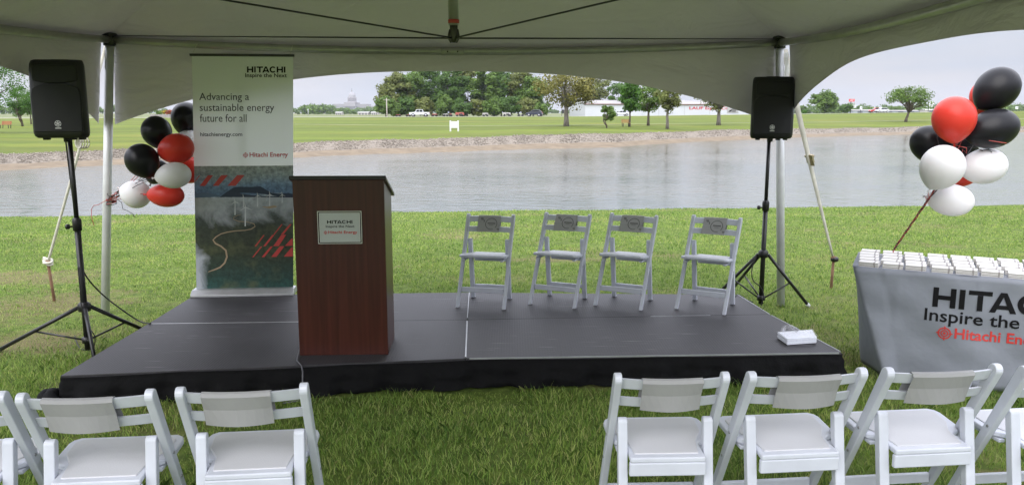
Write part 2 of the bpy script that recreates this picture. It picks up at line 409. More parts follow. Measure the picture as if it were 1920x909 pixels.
for off in (0, 1.3):
    PX.append([])
    for u in pu:
        g = ground_at(u, float(np.interp(u, [380, 560, 850, 1060, 1200, 1480, 1760, 1920, 2300], [233, 234, 237.5, 236, 233.5, 231, 226, 224, 222])))
        d = g[1] + off; PX[-1].append((kx(u) * d, d, far_z(u, d) + .05))
PX = np.array(PX); sheet('path', PX[..., 0], PX[..., 1], PX[..., 2], m_path)

# lake water
m_water = bpy.data.materials.new('lake_water'); m_water.use_nodes = True
n, l = m_water.node_tree.nodes, m_water.node_tree.links; b = n['Principled BSDF']
b.inputs['Base Color'].default_value = (.10, .115, .105, 1); b.inputs['Roughness'].default_value = .06; b.inputs['IOR'].default_value = 1.33
t = n.new('ShaderNodeTexCoord'); mpn = n.new('ShaderNodeMapping'); mpn.inputs['Scale'].default_value = (.62, 1.35, 1); mpn.inputs['Rotation'].default_value = (0, 0, R(12)); l.new(t.outputs['Object'], mpn.inputs[0])
x1 = n.new('ShaderNodeTexNoise'); x1.inputs['Scale'].default_value = 2.4; x1.inputs['Detail'].default_value = 4; x1.inputs['Distortion'].default_value = .5; l.new(mpn.outputs[0], x1.inputs['Vector'])
x2 = n.new('ShaderNodeTexNoise'); x2.inputs['Scale'].default_value = .10; x2.inputs['Detail'].default_value = 3; l.new(mpn.outputs[0], x2.inputs['Vector'])
r2 = n.new('ShaderNodeMapRange'); l.new(x2.outputs['Fac'], r2.inputs['Value']); r2.inputs['From Min'].default_value = .35; r2.inputs['From Max'].default_value = .65; r2.inputs['To Min'].default_value = .22; r2.inputs['To Max'].default_value = .80
k = n.new('ShaderNodeBump'); k.inputs['Distance'].default_value = .075; l.new(r2.outputs[0], k.inputs['Strength']); l.new(x1.outputs['Fac'], k.inputs['Height']); l.new(k.outputs[0], b.inputs['Normal'])
MB().add([(-420, 14, -1), (420, 14, -1), (420, 240, -1), (-420, 240, -1)], [(0, 1, 2, 3)]).build('lake', m_water, fix=False)
tag(bpy.data.objects['lake'], kind='structure')

# ------------------------------------------------------------------ trees
def leaf_cloud(cl, rc, n, size, rg, flat=.7):
    """n leaf faces scattered round cluster centres cl (k,3), radius rc (k,)"""
    k = len(cl); i = rg.integers(0, k, n)
    g = rg.normal(size=(n, 3)); g /= np.linalg.norm(g, axis=1)[:, None]
    rad = rg.random(n) ** (1/2.2)
    p = cl[i] + g * (rc[i] * rad)[:, None] * np.array([1, 1, flat])
    nm = g * .8 + np.array([0, 0, .55]) + rg.normal(size=(n, 3)) * .45; nm /= np.linalg.norm(nm, axis=1)[:, None]      # leaves face outwards and up
    q = rg.normal(size=(n, 3)); a = np.cross(nm, q); a /= np.linalg.norm(a, axis=1)[:, None]; bb = np.cross(nm, a)
    s = size * rg.uniform(.55, 1.35, n)[:, None]
    V = np.stack([p - a*s, p + bb*s*.55, p + a*s, p - bb*s*.55], 1).reshape(-1, 3)
    return V, np.arange(4*n).reshape(n, 4)
def clusters(k, w, h, rg, shape):
    g = rg.normal(size=(k, 3)); g /= np.linalg.norm(g, axis=1)[:, None]
    r = rg.uniform(.25, 1, k) ** .55
    p = g * r[:, None]
    if shape == 'egg': p[:, :2] *= (1 - .38 * p[:, 2:3])
    if shape == 'vase': p[:, :2] *= (1 + .35 * p[:, 2:3])
    if shape == 'umbrella':
        p[:, 2] = .75 * (1 - p[:, 0]**2 - p[:, 1]**2) + rg.choice([-.8, -.35, .1], k) * .7 + rg.normal(size=k)*.08
    return p * np.array([w/2, w/2, h/2])
def tree(name, label, base, h, w, seed, leaves, trunk_h=.3, tr=.2, k=30, rc=.2, n=5000, ls=.2, shape='round', lean=(0, 0), mb=None, group=None, limbs=9, stems=1, cat='tree'):
    rg = np.random.default_rng(seed); ch = h * (1 - trunk_h * .85)
    cz = h - ch / 2
    C = clusters(k, w, ch, rg, shape) * (1 - rc * .55) + np.array([lean[0] * .8, lean[1] * .8, cz])
    o = thing(name, label, cat, base, 0, group)
    T = MB()
    for st in range(stems):
        a = rg.uniform(0, 6.28); off = np.array([math.cos(a), math.sin(a), 0]) * (tr * 1.6 if stems > 1 else 0)
        top = np.array([lean[0] * .55, lean[1] * .55, h * trunk_h]) + off * (4 if stems > 1 else 1)
        pts = [off * .6 + np.array([0, 0, -.15]), off * .8 + np.array([lean[0]*.12, lean[1]*.12, h*trunk_h*.3]), off + (top - off) * .65 + rg.normal(size=3) * tr * .25, top]
        T.tube(pts, [tr * 1.35, tr, tr * .85, tr * .72], 9)
        for j in rg.choice(k, min(limbs, k), replace=False):
            e = C[j]; mid = top + (e - top) * .5 + rg.normal(size=3) * w * .04; mid[2] += abs(e[2]-top[2]) * .08
            T.tube([top - np.array([0, 0, tr]), top + (mid - top) * .5 + np.array([0, 0, .03*h]), mid, e], [tr*.55, tr*.42, tr*.28, tr*.08], 6)
            for q in range(2):
                f = C[rg.integers(0, k)]; f = mid + (f - mid) * .45
                T.tube([mid, (mid + f) / 2 + rg.normal(size=3) * w * .02, f], [tr*.22, tr*.14, tr*.05], 5)
    T.build('trunk', mb or bark, o, fix=False)
    V, Fc = leaf_cloud(C, rg.uniform(.65, 1.25, k) * rc * w, n, ls, rg)
    faces_mesh('crown', V, Fc, leaves, o)
    return o
def px(d): return d / 1500.0 / .987
def tree_px(label, u, vtop, wpx, d, seed, leaves, base=None, name='tree', **kw):
    b = on_far(u, d) if base is None else base
    h = at(u, vtop, b[1])[2] - b[2]
    return tree(name, label, b, h, wpx * px(b[1]), seed, leaves, **kw)
lf_dark = leaf_mat('leaf_dark', (.06, .12, .026), (.115, .205, .044))
lf_mid = leaf_mat('leaf_mid', (.085, .15, .03), (.165, .26, .055))
lf_olive = leaf_mat('leaf_olive', (.12, .15, .04), (.21, .235, .07))
lf_yellow = leaf_mat('leaf_yellow', (.12, .125, .03), (.24, .22, .06))
lf_bright = leaf_mat('leaf_bright', (.045, .12, .016), (.10, .22, .03))

stones()
# woodlot behind the road
G = 'trees of the dense wood behind the road'
orda = ['first', 'second', 'third', 'fourth', 'fifth', 'sixth', 'seventh', 'eighth', 'ninth', 'tenth', 'eleventh', 'twelfth']
wood = [(724, 182, 36, 214, lf_mid), (744, 138, 62, 222, lf_olive), (776, 126, 62, 226, lf_mid), (810, 118, 66, 228, lf_dark), (845, 124, 58, 224, lf_dark), (876, 118, 62, 230, lf_olive),
        (908, 124, 58, 226, lf_mid), (940, 118, 64, 230, lf_dark), (972, 122, 60, 226, lf_olive), (1000, 140, 56, 222, lf_mid)]
for i, (u, v, w, d, lm) in enumerate(wood):
    tree_px(f'{orda[i]} tall tree from the left in the dense wood behind the white pickup road', u, v, w * 1.22, d, 100 + i, lm, n=9500, ls=.34, k=60, rc=.14, trunk_h=.14, tr=.22, shape='egg' if i % 2 else 'round', group=G, limbs=6, mb=bark_grey)
under = [(738, 186, 34, 212), (762, 180, 44, 214), (795, 184, 44, 214), (830, 178, 50, 215), (866, 186, 40, 213), (898, 188, 40, 214), (926, 182, 48, 215), (958, 178, 50, 214), (990, 184, 44, 214), (1012, 190, 32, 213)]
for i, (u, v, w, d) in enumerate(under):
    tree_px(f'{orda[i]} low bushy tree from the left along the foot of the dense wood', u, v, w, d, 140 + i, [lf_mid, lf_dark, lf_olive][i % 3], n=4200, ls=.28, k=34, rc=.18, trunk_h=.05, tr=.1, group='bushy trees along the foot of the wood', limbs=4, name='bushy_tree')

# trees on the far lawn
tree_px('spreading yellowish tree with forked trunk at left end of white building', 1063, 126, 132, 0, 11, lf_yellow, base=ground_at(1062, 237), n=5200, ls=.16, k=44, rc=.15, trunk_h=.36, tr=.30, shape='vase', limbs=16, mb=bark_grey)
tree_px('green many-stemmed tree rising behind the left end of the white building', 1112, 134, 62, 250, 12, lf_olive, n=4200, ls=.34, k=36, rc=.17, trunk_h=.25, tr=.2, limbs=12, stems=2, shape='vase')
tree_px('small shrubby young tree with thin crooked stems on the far lawn', 1140, 194, 29, 0, 13, lf_mid, base=ground_at(1139, 240), n=1500, ls=.13, k=22, rc=.2, trunk_h=.3, tr=.07, stems=3, limbs=5)
tree_px('bright green dense young tree with a straight thin trunk', 1183, 147, 46, 0, 14, lf_bright, base=ground_at(1181, 238), n=5200, ls=.17, k=40, rc=.2, trunk_h=.3, tr=.12, shape='egg', limbs=8)
tree_px('dark green tree showing above the roof behind the bright green tree', 1158, 148, 38, 246, 15, lf_dark, n=3000, ls=.36, k=26, rc=.22, trunk_h=.2, tr=.2, limbs=5)
tree_px('olive green tree with dark trunk right of the bright green tree', 1217, 156, 58, 0, 16, lf_mid, base=ground_at(1216, 236), n=3800, ls=.16, k=40, rc=.17, trunk_h=.36, tr=.17, shape='vase', limbs=14, mb=bark)
tree_px('olive green tree with pale trunk in front of the red lettering', 1254, 150, 58, 0, 17, lf_olive, base=ground_at(1252, 242), n=3600, ls=.15, k=38, rc=.17, trunk_h=.4, tr=.17, shape='vase', limbs=14, mb=bark_grey)
tree_px('thick forked tree at the right end of red lettering, crown behind canopy', 1346, 142, 96, 0, 18, lf_olive, base=ground_at(1348, 235), n=2600, ls=.16, k=34, rc=.14, trunk_h=.34, tr=.26, shape='vase', limbs=14, mb=bark_grey)
tree_px('leaning flat-topped tree with forked trunk on the right lawn', 1706, 163, 92, 0, 19, lf_mid, base=ground_at(1699, 229), n=3400, ls=.17, k=46, rc=.13, trunk_h=.3, tr=.22, shape='umbrella', limbs=18, lean=(.7, 0), mb=bark)
tree_px('round leafy tree beside the tall red roadside sign', 1545, 168, 50, 290, 20, lf_mid, n=5000, ls=.42, k=40, rc=.18, trunk_h=.1, tr=.25, limbs=6)
tree_px('small bushy tree by the road right of the canopy corner', 1507, 206, 12, 212, 21, lf_bright, n=500, ls=.2, k=12, rc=.25, trunk_h=.1, tr=.06, limbs=3, name='bushy_tree')
tree_px('bushy tree at the foot of the tall red roadside sign', 1586, 196, 26, 300, 22, lf_dark, n=1500, ls=.4, k=20, rc=.2, trunk_h=.1, tr=.12, limbs=4, name='bushy_tree')
tree_px('multi-stemmed tree beside the red bench at far left', 40, 158, 52, 0, 23, lf_bright, base=ground_at(41, 237), n=5200, ls=.10, k=44, rc=.18, trunk_h=.24, tr=.12, stems=2, limbs=10)
tree_px('smaller tree half hidden behind the left loudspeaker', 60, 166, 46, 0, 24, lf_mid, base=ground_at(57, 233), n=3200, ls=.10, k=34, rc=.18, trunk_h=.28, tr=.11, limbs=8)
tree_px('large tree reaching in at the left edge below the canopy', -62, 70, 240, 0, 25, lf_bright, base=ground_at(-60, 250), n=9000, ls=.11, k=80, rc=.10, trunk_h=.3, tr=.25, limbs=20)

# nearer trees in front of the domed building
for i, (u, v, w, d, lb) in enumerate([(577, 199, 36, 760, 'broad hazy tree left of the domed building, beside the banner'), (606, 198, 46, 900, 'broad hazy tree just left of the domed building'), (592, 201, 16, 1150, 'narrow far tree between the two broad hazy trees'),
        (641, 205, 30, 1000, 'hazy tree in front of the left wing of domed building'), (656, 207.5, 20, 900, 'small hazy tree below the columned front of the domed building'), (676, 204, 24, 1500, 'hazy tree in front of the right wing of domed building'), (694, 203, 34, 1300, 'hazy tree at the right end of the domed building')]):
    tree_px(lb, u, v, w, d, 60 + i, lf_mid, n=1500, ls=1.6 * d / 900, k=24, rc=.2, trunk_h=.06, tr=.4, limbs=3, group='hazy trees in front of the domed building')
# far-off woods that read as one mass
def woods(name, label, spans, seed):
    rg = np.random.default_rng(seed); Vs, Fs, nb = [], [], 0
    for (u0, u1, v0, v1, d, step, lf) in spans:
        u = u0
        while u < u1:
            dd = d * rg.uniform(.9, 1.12); vt = rg.uniform(v0, v1); b = np.array([kx(u) * dd, dd, .8]); h = at(u, vt, dd)[2] - b[2]; w = h * rg.uniform(.9, 1.5)
            C = clusters(14, w, h, rg, 'round') * .8 + b + np.array([0, 0, h * .5])
            V, Fc = leaf_cloud(C, rg.uniform(.7, 1.3, 14) * .22 * w, 420, max(.9, w * .055), rg)
            Vs.append(V); Fs.append(Fc + nb); nb += len(V); u += step * rg.uniform(.6, 1.2)
    o = faces_mesh(name, np.concatenate(Vs), np.concatenate(Fs), lf_mid)
    return tag(o, label, 'woods', kind='stuff')
woods('woods', 'hazy blue green woods along the horizon beyond the lake', [(-900, 240, 192, 203, 700, 16, 0), (230, 560, 200, 206, 1100, 12, 0), (545, 628, 202, 207, 1900, 10, 0), (628, 720, 207, 210, 1900, 8, 0), (560, 720, 210, 213.5, 650, 9, 0),
        (1015, 1075, 203, 208, 1000, 10, 0), (1480, 2900, 190, 199, 900, 13, 0), (1480, 2900, 198, 204, 620, 14, 0)], 5)

# ------------------------------------------------------------------ domed building far away
stone = mat('pale_stone', (.30, .28, .285), .8, var=.08, vscale=.05)
stone_shade = mat('window_dark', (.10, .11, .13), .4)
D = 2730.0
cx, gz0 = kx(656.5) * D, .8
cap = thing('domed_building', 'white domed government building with columns on the far horizon', 'building', (cx, D, gz0))
def X_(u): return (kx(u) * D - cx)
def Z_(v): return at(656, v, D)[2] - gz0
wn_ = MB()
for (u0, u1, v, dep, y0) in ((625, 648, 195.2, 60, 10), (665, 689, 195.2, 60, 10), (616, 625, 199.5, 30, 30), (689, 697, 198.6, 30, 30), (646, 667, 192.3, 80, 0)):
    wn_.box(((X_(u0) + X_(u1)) / 2, y0 + dep / 2, Z_(v) / 2), (X_(u1) - X_(u0), dep, Z_(v)))
    wn_.box(((X_(u0) + X_(u1)) / 2, y0 + dep / 2, Z_(v) - 1.6), (X_(u1) - X_(u0) + 2, dep + 2, 1.4))
wn_.build('wall', stone, cap)
for u in list(np.arange(627.5, 646, 2.2)) + list(np.arange(668, 688, 2.2)):
    for v in (200.2, 205.4):
        MB().box((X_(u), 9.9, Z_(v)), (1.6, .6, 5.0)).build('window', stone_shade, cap)
for i in range(8):
    MB().lathe([(1.1, Z_(210)), (1.1, Z_(200)), (1.5, Z_(199.6))], 10, Matrix.Translation((X_(649.2 + i * 2.05), -3, 0))).build('column', stone, cap)
MB().box((X_(656.5), -2, Z_(198.2)), (38, 5, 4)).prism([(-19, Z_(197.2)), (19, Z_(197.2)), (0, Z_(194))], -4.5, 0, lambda p, q, a: (p, a, q)).build('portico', stone, cap)
MB().box((X_(656.6), -1.0, Z_(204.5)), (33, .5, 17)).build('porch_wall', stone_shade, cap)
dm = MB(); MM = Matrix.Translation((X_(656.6), 40, 0))
rd = lambda p: p * 1.82
dm.lathe([(rd(9.6), Z_(193)), (rd(9.6), Z_(191.4)), (rd(8.4), Z_(191.2)), (rd(8.1), Z_(190.5))], 40, MM).build('drum_base', stone, cap)
dr = MB(); dr.lathe([(rd(6.6), Z_(191)), (rd(6.6), Z_(184))], 40, MM).lathe([(rd(8.4), Z_(184)), (rd(8.4), Z_(182.6)), (rd(7.2), Z_(182.4)), (rd(7.2), Z_(181.4))], 40, MM)
drum = dr.build('drum', stone, cap)
for i in range(26):
    a = 2 * math.pi * i / 26
    MB().lathe([(.75, Z_(191)), (.7, Z_(184))], 8, MM @ Matrix.Translation((rd(7.8) * math.cos(a), rd(7.8) * math.sin(a), 0))).build('column', stone, drum)
MB().lathe([(rd(7.0) * math.cos(t) , Z_(181.4) + (Z_(172.8) - Z_(181.4)) * math.sin(t)) for t in np.linspace(0, 1.40, 14)], 40, MM).build('dome', mat('dome_stone', (.28, .27, .28), .7, var=.1, vscale=.3), cap)
MB().lathe([(rd(1.5), Z_(173.2)), (rd(1.5), Z_(172.6)), (rd(1.0), Z_(172.5)), (rd(1.0), Z_(170)), (rd(1.3), Z_(169.8)), (rd(.6), Z_(168.6)), (rd(.2), Z_(168))], 16, MM).build('lantern', stone, cap)
MB().lathe([(.5, Z_(168)), (1.0, Z_(167.2)), (.7, Z_(166.2)), (.5, Z_(165.8)), (.1, Z_(165.4))], 8, MM).build('statue', stone_shade, cap)

# ------------------------------------------------------------------ white metal building
def wall_metal():
    m = mat('metal_siding', (.56, .58, .62), .5, var=.05, vscale=.3)
    n, l = m.node_tree.nodes, m.node_tree.links; t = n.new('ShaderNodeTexCoord'); w = n.new('ShaderNodeTexWave'); w.inputs['Scale'].default_value = 1.6
    l.new(t.outputs['Object'], w.inputs['Vector']); k = n.new('ShaderNodeBump'); k.inputs['Strength'].default_value = .25; k.inputs['Distance'].default_value = .03
    l.new(w.outputs['Fac'], k.inputs['Height']); l.new(k.outputs[0], n['Principled BSDF'].inputs['Normal']); return m
m_side = wall_metal(); m_roof = mat('rust_roof', (.33, .31, .295), .6, var=.35, vscale=.4, stretch=(.3, 1, 1))
bb = on_far(1097, 222); bang = math.atan2(3.4, 12)
shed = thing('metal_building', 'long low white metal building with red lettering and brown roof', 'building', (bb[0], bb[1], bb[2] - .3), bang)
L_, D_, H_ = 66.0, 12.5, 3.55
MB().prism([(0, 0), (0, H_), (D_/2, H_ + 1.0), (D_, H_), (D_, 0)], 0, L_, lambda p, q, a: (a, p, q)).build('wall', m_side, shed)
rf = MB()
for s in (0, 1):
    p0, p1 = ((-.35, H_ - .02), (D_/2, H_ + 1.06)) if s == 0 else ((D_/2, H_ + 1.06), (D_ + .35, H_ - .02))
    rf.prism([p0, p1, (p1[0], p1[1] + .1), (p0[0], p0[1] + .1)], -.3, L_ + .3, lambda p, q, a: (a, p, q))
rf.build('roof', m_roof, shed)
MB().box((L_/2, -.38, H_ - .03), (L_ + .6, .05, .12)).build('fascia', mat('maroon_trim', (.22, .05, .05), .5), shed)
def along(u):                               # distance along the front wall for a sight line
    kk = kx(u); c, s = math.cos(bang), math.sin(bang); return (kk * bb[1] - bb[0]) / (c - kk * s)
a0, a1 = along(1292), along(1360)
tm = MB(); put_text(tm, 'LAUF Equip. Co.', a0, H_ - 1.72, (a1 - a0) * 1.12, 1.08, lambda p, q: (p, -.03, q), bold=.03); tm.build('lettering', mat('sign_red', (.50, .05, .07), .6), shed)
a0, a1 = along(1363), along(1384)
sg = MB().box(((a0+a1)/2, -.05, 1.85), (a1 - a0, .08, 1.5)).build('wall_sign', mat('sign_grey', (.36, .36, .36), .6), shed)
mk = MB(); mk.prism([(a0+.3, 1.4), (a0+1.3, 1.5), (a0+1.6, 2.3), (a0+.9, 1.9)], -.12, -.1, lambda p, q, a: (p, a, q))
for i in range(4): mk.box((a0 + 1.75 + i * .33, -.11, 1.95), (.16, .03, .8))
mk.box((a0 + 2.1, -.11, 1.4), (1.2, .03, .1)); mk.build('mark', ink, sg)
for u in (1235, 1283, 1330): MB().box((along(u), -.02, 1.7), (.14, .06, 3.2)).build('downpipe', mat('pipe_grey', (.45, .46, .48), .5), shed)
MB().box((along(1206), -.03, 1.05), (1.0, .05, 2.1)).build('door', mat('door_grey', (.5, .52, .56), .5), shed)

# ------------------------------------------------------------------ vehicles by the road
glass = mat('car_glass', (.02, .025, .03), .08)
tyre = mat('tyre', (.02, .02, .02), .8); rim = mat('rim', (.4, .4, .42), .35, .8)
def car(name, label, loc, rz, paint, length, kind):
    o = thing(name, label, 'pickup' if kind == 'pickup' else 'car', loc, rz)
    s = length / 4.5; wd = 1.8
    if kind == 'pickup':
        body = [(-2.25, .45), (-2.3, .95), (-2.1, 1.05), (-.95, 1.12), (.95, 1.12), (2.2, 1.1), (2.25, .5)]; cab = [(-.95, 1.1), (-.7, 1.78), (.7, 1.8), (.85, 1.1)]
        wins = [[(-.72, 1.15), (-.58, 1.68), (-.05, 1.7), (-.05, 1.15)], [(.03, 1.15), (.03, 1.7), (.62, 1.7), (.7, 1.15)]]
    elif kind == 'suv':
        body = [(-2.2, .35), (-2.25, .75), (-2.1, .92), (-1.15, 1.05), (2.0, 1.1), (2.2, .95), (2.22, .4)]; cab = [(-1.2, 1.03), (-.4, 1.6), (1.3, 1.62), (2.05, 1.08)]
        wins = [[(-.95, 1.1), (-.35, 1.52), (.35, 1.54), (.35, 1.1)], [(.43, 1.1), (.43, 1.54), (1.2, 1.53), (1.75, 1.12)]]
    else:
        body = [(-2.2, .33), (-2.25, .65), (-2.1, .8), (-1.1, .92), (1.4, .95), (2.2, .9), (2.25, .38)]; cab = [(-1.1, .9), (-.35, 1.4), (.85, 1.4), (1.6, .93)]
        wins = [[(-.9, .95), (-.3, 1.33), (.2, 1.34), (.2, .95)], [(.27, .95), (.27, 1.34), (.8, 1.33), (1.35, .97)]]
    fx = lambda w: (lambda p, q, a: (p * s, a * w, q))
    MB().prism(body, -.9, .9, fx(1)).build('body', paint, o, bevel=.06)
    MB().prism(cab, -.78, .78, fx(1)).build('cabin', paint, o, bevel=.05)
    for w in wins:
        for sd in (-1, 1):
            MB().prism(w, sd * .775, sd * .79, fx(1)).build('window', glass, o)
    wsx = cab[0][0]; MB().prism([(cab[0][0] + .0, cab[0][1] + .06), (cab[1][0] - .03, cab[1][1] - .08), (cab[1][0] - .06, cab[1][1] - .08), (cab[0][0] - .04, cab[0][1] + .06)], -.68, .68, fx(1)).build('windscreen', glass, o)
    rr = .42 if kind == 'pickup' else .34
    for xx in (-1.4, 1.4):
        for sd in (-1, 1):
            M = Matrix.Translation((xx * s, sd * .82, rr)) @ Matrix.Rotation(R(90), 4, 'X')
            w = MB().lathe([(rr * .6, -.11), (rr * .95, -.11), (rr, -.07), (rr, .07), (rr * .95, .11), (rr * .6, .11)], 20, M).build('wheel', tyre, o)
            MB().lathe([(.03, -.118), (rr * .6, -.114), (rr * .6, .114), (.03, .118)], 14, M).build('rim', rim, w)
    for sd in (-1, 1):
        MB().box((-2.24 * s, sd * .65, body[1][1] - .1), (.06, .32, .16)).build('headlight', mat('lamp_glass', (.7, .7, .72), .15), o)
        MB().box((2.23 * s, sd * .7, body[-2][1] - .12), (.05, .2, .2)).build('tail_light', mat('tail_red', (.4, .02, .02), .3), o)
    MB().box((-2.28 * s, 0, .5), (.1, 1.7, .2)).build('bumper', rubber, o, bevel=.03)
    return o
car('pickup_truck', 'white four-door pickup truck on the road before the dense wood', on_far(787, 203) + np.array([0, 0, .04]), 0, mat('paint_white', (.55, .56, .58), .25, coat=.6), 5.1, 'pickup')
car('parked_car', 'dark blue hatchback car on the road at the right end of the wood', on_far(1002, 203) + np.array([0, 0, .04]), R(-10), mat('paint_navy', (.02, .025, .045), .25, coat=.6), 4.1, 'suv')
car('parked_car', 'white car parked against the long white metal building', on_far(1164, 211), R(8), mat('paint_white', (.55, .56, .58), .25, coat=.6), 4.3, 'sedan')
car('parked_car', 'small red car on the road beyond the right lawn', on_far(1642, 260), R(4), mat('paint_red', (.45, .03, .02), .3, coat=.5), 4.3, 'suv')
car('parked_car', 'small white car on the road right of the red car', on_far(1653, 255), R(4), mat('paint_white', (.55, .56, .58), .25, coat=.6), 4.0, 'suv')

# farm gear standing along the edge of the wood
gear_red = mat('gear_red', (.36, .09, .07), .6, var=.3, vscale=2); gear_white = mat('gear_white', (.42, .41, .39), .6, var=.2, vscale=2); gear_dark = mat('gear_dark', (.03, .03, .03), .7)
for (u, wpx_, hpx_, m_, lb) in [(747, 9, 3.5, gear_red, 'low red farm trailer beside the utility pole'), (766, 8, 3.5, gear_red, 'low red farm trailer just behind the white pickup hood'), (815, 10, 4.5, gear_red, 'red farm trailer just right of the white pickup'), (836, 9, 4.5, gear_white, 'pale box trailer between two red trailers'), (845, 5, 4.5, gear_red, 'narrow red trailer beside the pale box trailer'),
        (862, 16, 7, gear_red, 'largest red farm wagon with a dark opening, above the white sign frame'), (910, 11, 6, gear_white, 'white box trailer at the foot of the wood, mid way to the car'), (950, 14, 6.5, gear_white, 'pale slatted wagon left of the dark car'), (976, 11, 3, gear_white, 'low white trailer nearest the dark car'), (1012, 9, 9, gear_red, 'red machine raised behind the dark car')]:
    d = 209.0; o = thing('farm_trailer', lb, 'trailer', on_far(u, d), R(3), 'farm trailers along the edge of the wood'); w, h = wpx_ * px(d), hpx_ * px(d) + .08
    MB().prism([(-w/2, .35), (-w/2 + .05, h), (w/2 - .15, h), (w/2, h * .7), (w/2, .35)], -.8, .8, lambda p, q, a: (p, a, q)).build('body', m_, o, bevel=.03)
    MB().box((w * .1, -.82, h * .55), (w * .35, .04, h * .35)).build('opening', gear_dark, o)
    for sx in (-.3, .3):
        M = Matrix.Translation((sx * w, -.7, .3)) @ Matrix.Rotation(R(90), 4, 'X'); MB().lathe([(.1, -.1), (.3, -.1), (.3, .1), (.1, .1)], 14, M).build('wheel', tyre, o)
    MB().beam((w/2, 0, .4), (w/2 + .7, 0, .35), .08, .08).build('drawbar', gear_dark, o)

# posts, signs, benches on the far side
def pole(name, label, base, top_v, u, r, m_, cat, cross=0.0):
    h = at(u, top_v, base[1])[2] - base[2]; o = thing(name, label, cat, base)
    MB().tube([(0, 0, -.2), (0, 0, h)], [r * 1.2, r * .8], 8).build('post', m_, o)
    if cross: MB().box((0, 0, h - .5), (cross, .1, .12)).build('crossarm', m_, o)
    return o, h
pole('utility_pole', 'pale utility pole standing at the left end of the dense wood', on_far(725.5, 206), 184, 725, .14, mat('pole_wood', (.38, .35, .30), .8), 'pole', 1.6)
pole('light_pole', 'thin grey light pole among the far trees by the banner', on_far(578, 320), 204, 578, .14, mat('pole_grey', (.4, .42, .44), .6), 'pole', .9)
def board_sign(label, base, rects, post_us, m_post, cat='sign', r=.12, marks=True):
    """rects: (u0, u1, v_top, v_bottom, material)"""
    d = base[1]; o = thing('roadside_sign', label, cat, base)
    hi = max(at(u, v, d)[2] for (u, _, v, _, _) in rects) - base[2]
    for u in post_us: MB().tube([(kx(u) * d - base[0], 0, -.2), (kx(u) * d - base[0], 0, hi)], r, 8).build('post', m_post, o)
    for (u0, u1, v0, v1, m_) in rects:
        z0, z1 = at(u0, v1, d)[2] - base[2], at(u0, v0, d)[2] - base[2]; x0, x1 = kx(u0) * d - base[0], kx(u1) * d - base[0]
        p = MB().box(((x0+x1)/2, -r - .12, (z0+z1)/2), (x1-x0, .2, z1-z0)).build('sign_panel', m_, o, bevel=.02)
        if marks:
            k = MB()
            for q in range(2): k.box(((x0+x1)/2 + (q-.5)*.2, -r - .225, z0 + (z1-z0) * (.35 + .3*q)), ((x1-x0) * .6, .01, (z1-z0) * .14))
            k.build('mark', white_paint if 'red' in m_.name else ink_grey, p)
    return o
sp_red = mat('sign_panel_red', (.6, .05, .06), .5); sp_wh = mat('sign_panel_white', (.72, .74, .76), .5)
board_sign('tall red roadside sign with a white panel below on a dark pole', on_far(1594, 330), [(1589.5, 1600, 186, 191, sp_red), (1595.5, 1603, 197, 202.3, sp_wh)], [1594], gear_dark, r=.2)
board_sign('small white roadside sign right of the tall red sign', on_far(1613, 330), [(1611, 1615.5, 200, 205.5, sp_wh)], [1613], gear_dark)
board_sign('twin white panel roadside sign between leaning tree and balloons', on_far(1743, 300), [(1739.5, 1749, 191.3, 196.3, sp_wh), (1739.8, 1748, 197.8, 201, sp_wh)], [1739.8, 1748.5], gear_dark, r=.09)
board_sign('small white sign seen just right of the right black balloons', on_far(1905, 300), [(1902, 1907, 200, 205, sp_wh)], [1904.5], gear_dark, r=.1)
g = ground_at(851, 246.5); d = g[1]
o = thing('sign_frame', 'blank white notice board on two white posts on the far lawn', 'sign', g)
for u in (844.2, 858.8): MB().box((kx(u) * d - g[0], 0, 20.5 * px(d) / 2 - .1), (.16, .1, 20.5 * px(d) + .1)).build('post', white_paint, o, bevel=.01)
MB().box((0, -.0, 12 * px(d)), (13 * px(d), .05, 12 * px(d))).build('board', white_paint, o, bevel=.01)
def bench(label, base, w, rz, m_):
    o = thing('park_bench', label, 'bench', base, rz)
    for i in range(3): MB().box((0, -.2 + i * .16, .45), (w, .13, .04)).build('seat_slat', m_, o)
    for i in range(3): MB().box((0, .26 + i * .03, .58 + i * .13), (w, .03, .1)).build('back_slat', m_, o)
    for sx in (-1, 1):
        MB().box((sx * w * .4, -.2, .21), (.06, .06, .46)).build('leg', gear_dark, o)
        MB().beam((sx * w * .4, .2, 0), (sx * w * .4, .36, .9), .06, .06).build('leg', gear_dark, o)
bench('orange wooden bench beside the bright green young tree', ground_at(1174, 238), 1.0, R(10), mat('bench_orange', (.34, .20, .08), .6))
bench('red brown park bench on the lawn at the far left edge', ground_at(8, 241), 1.3, R(-5), mat('bench_red', (.33, .11, .055), .6))
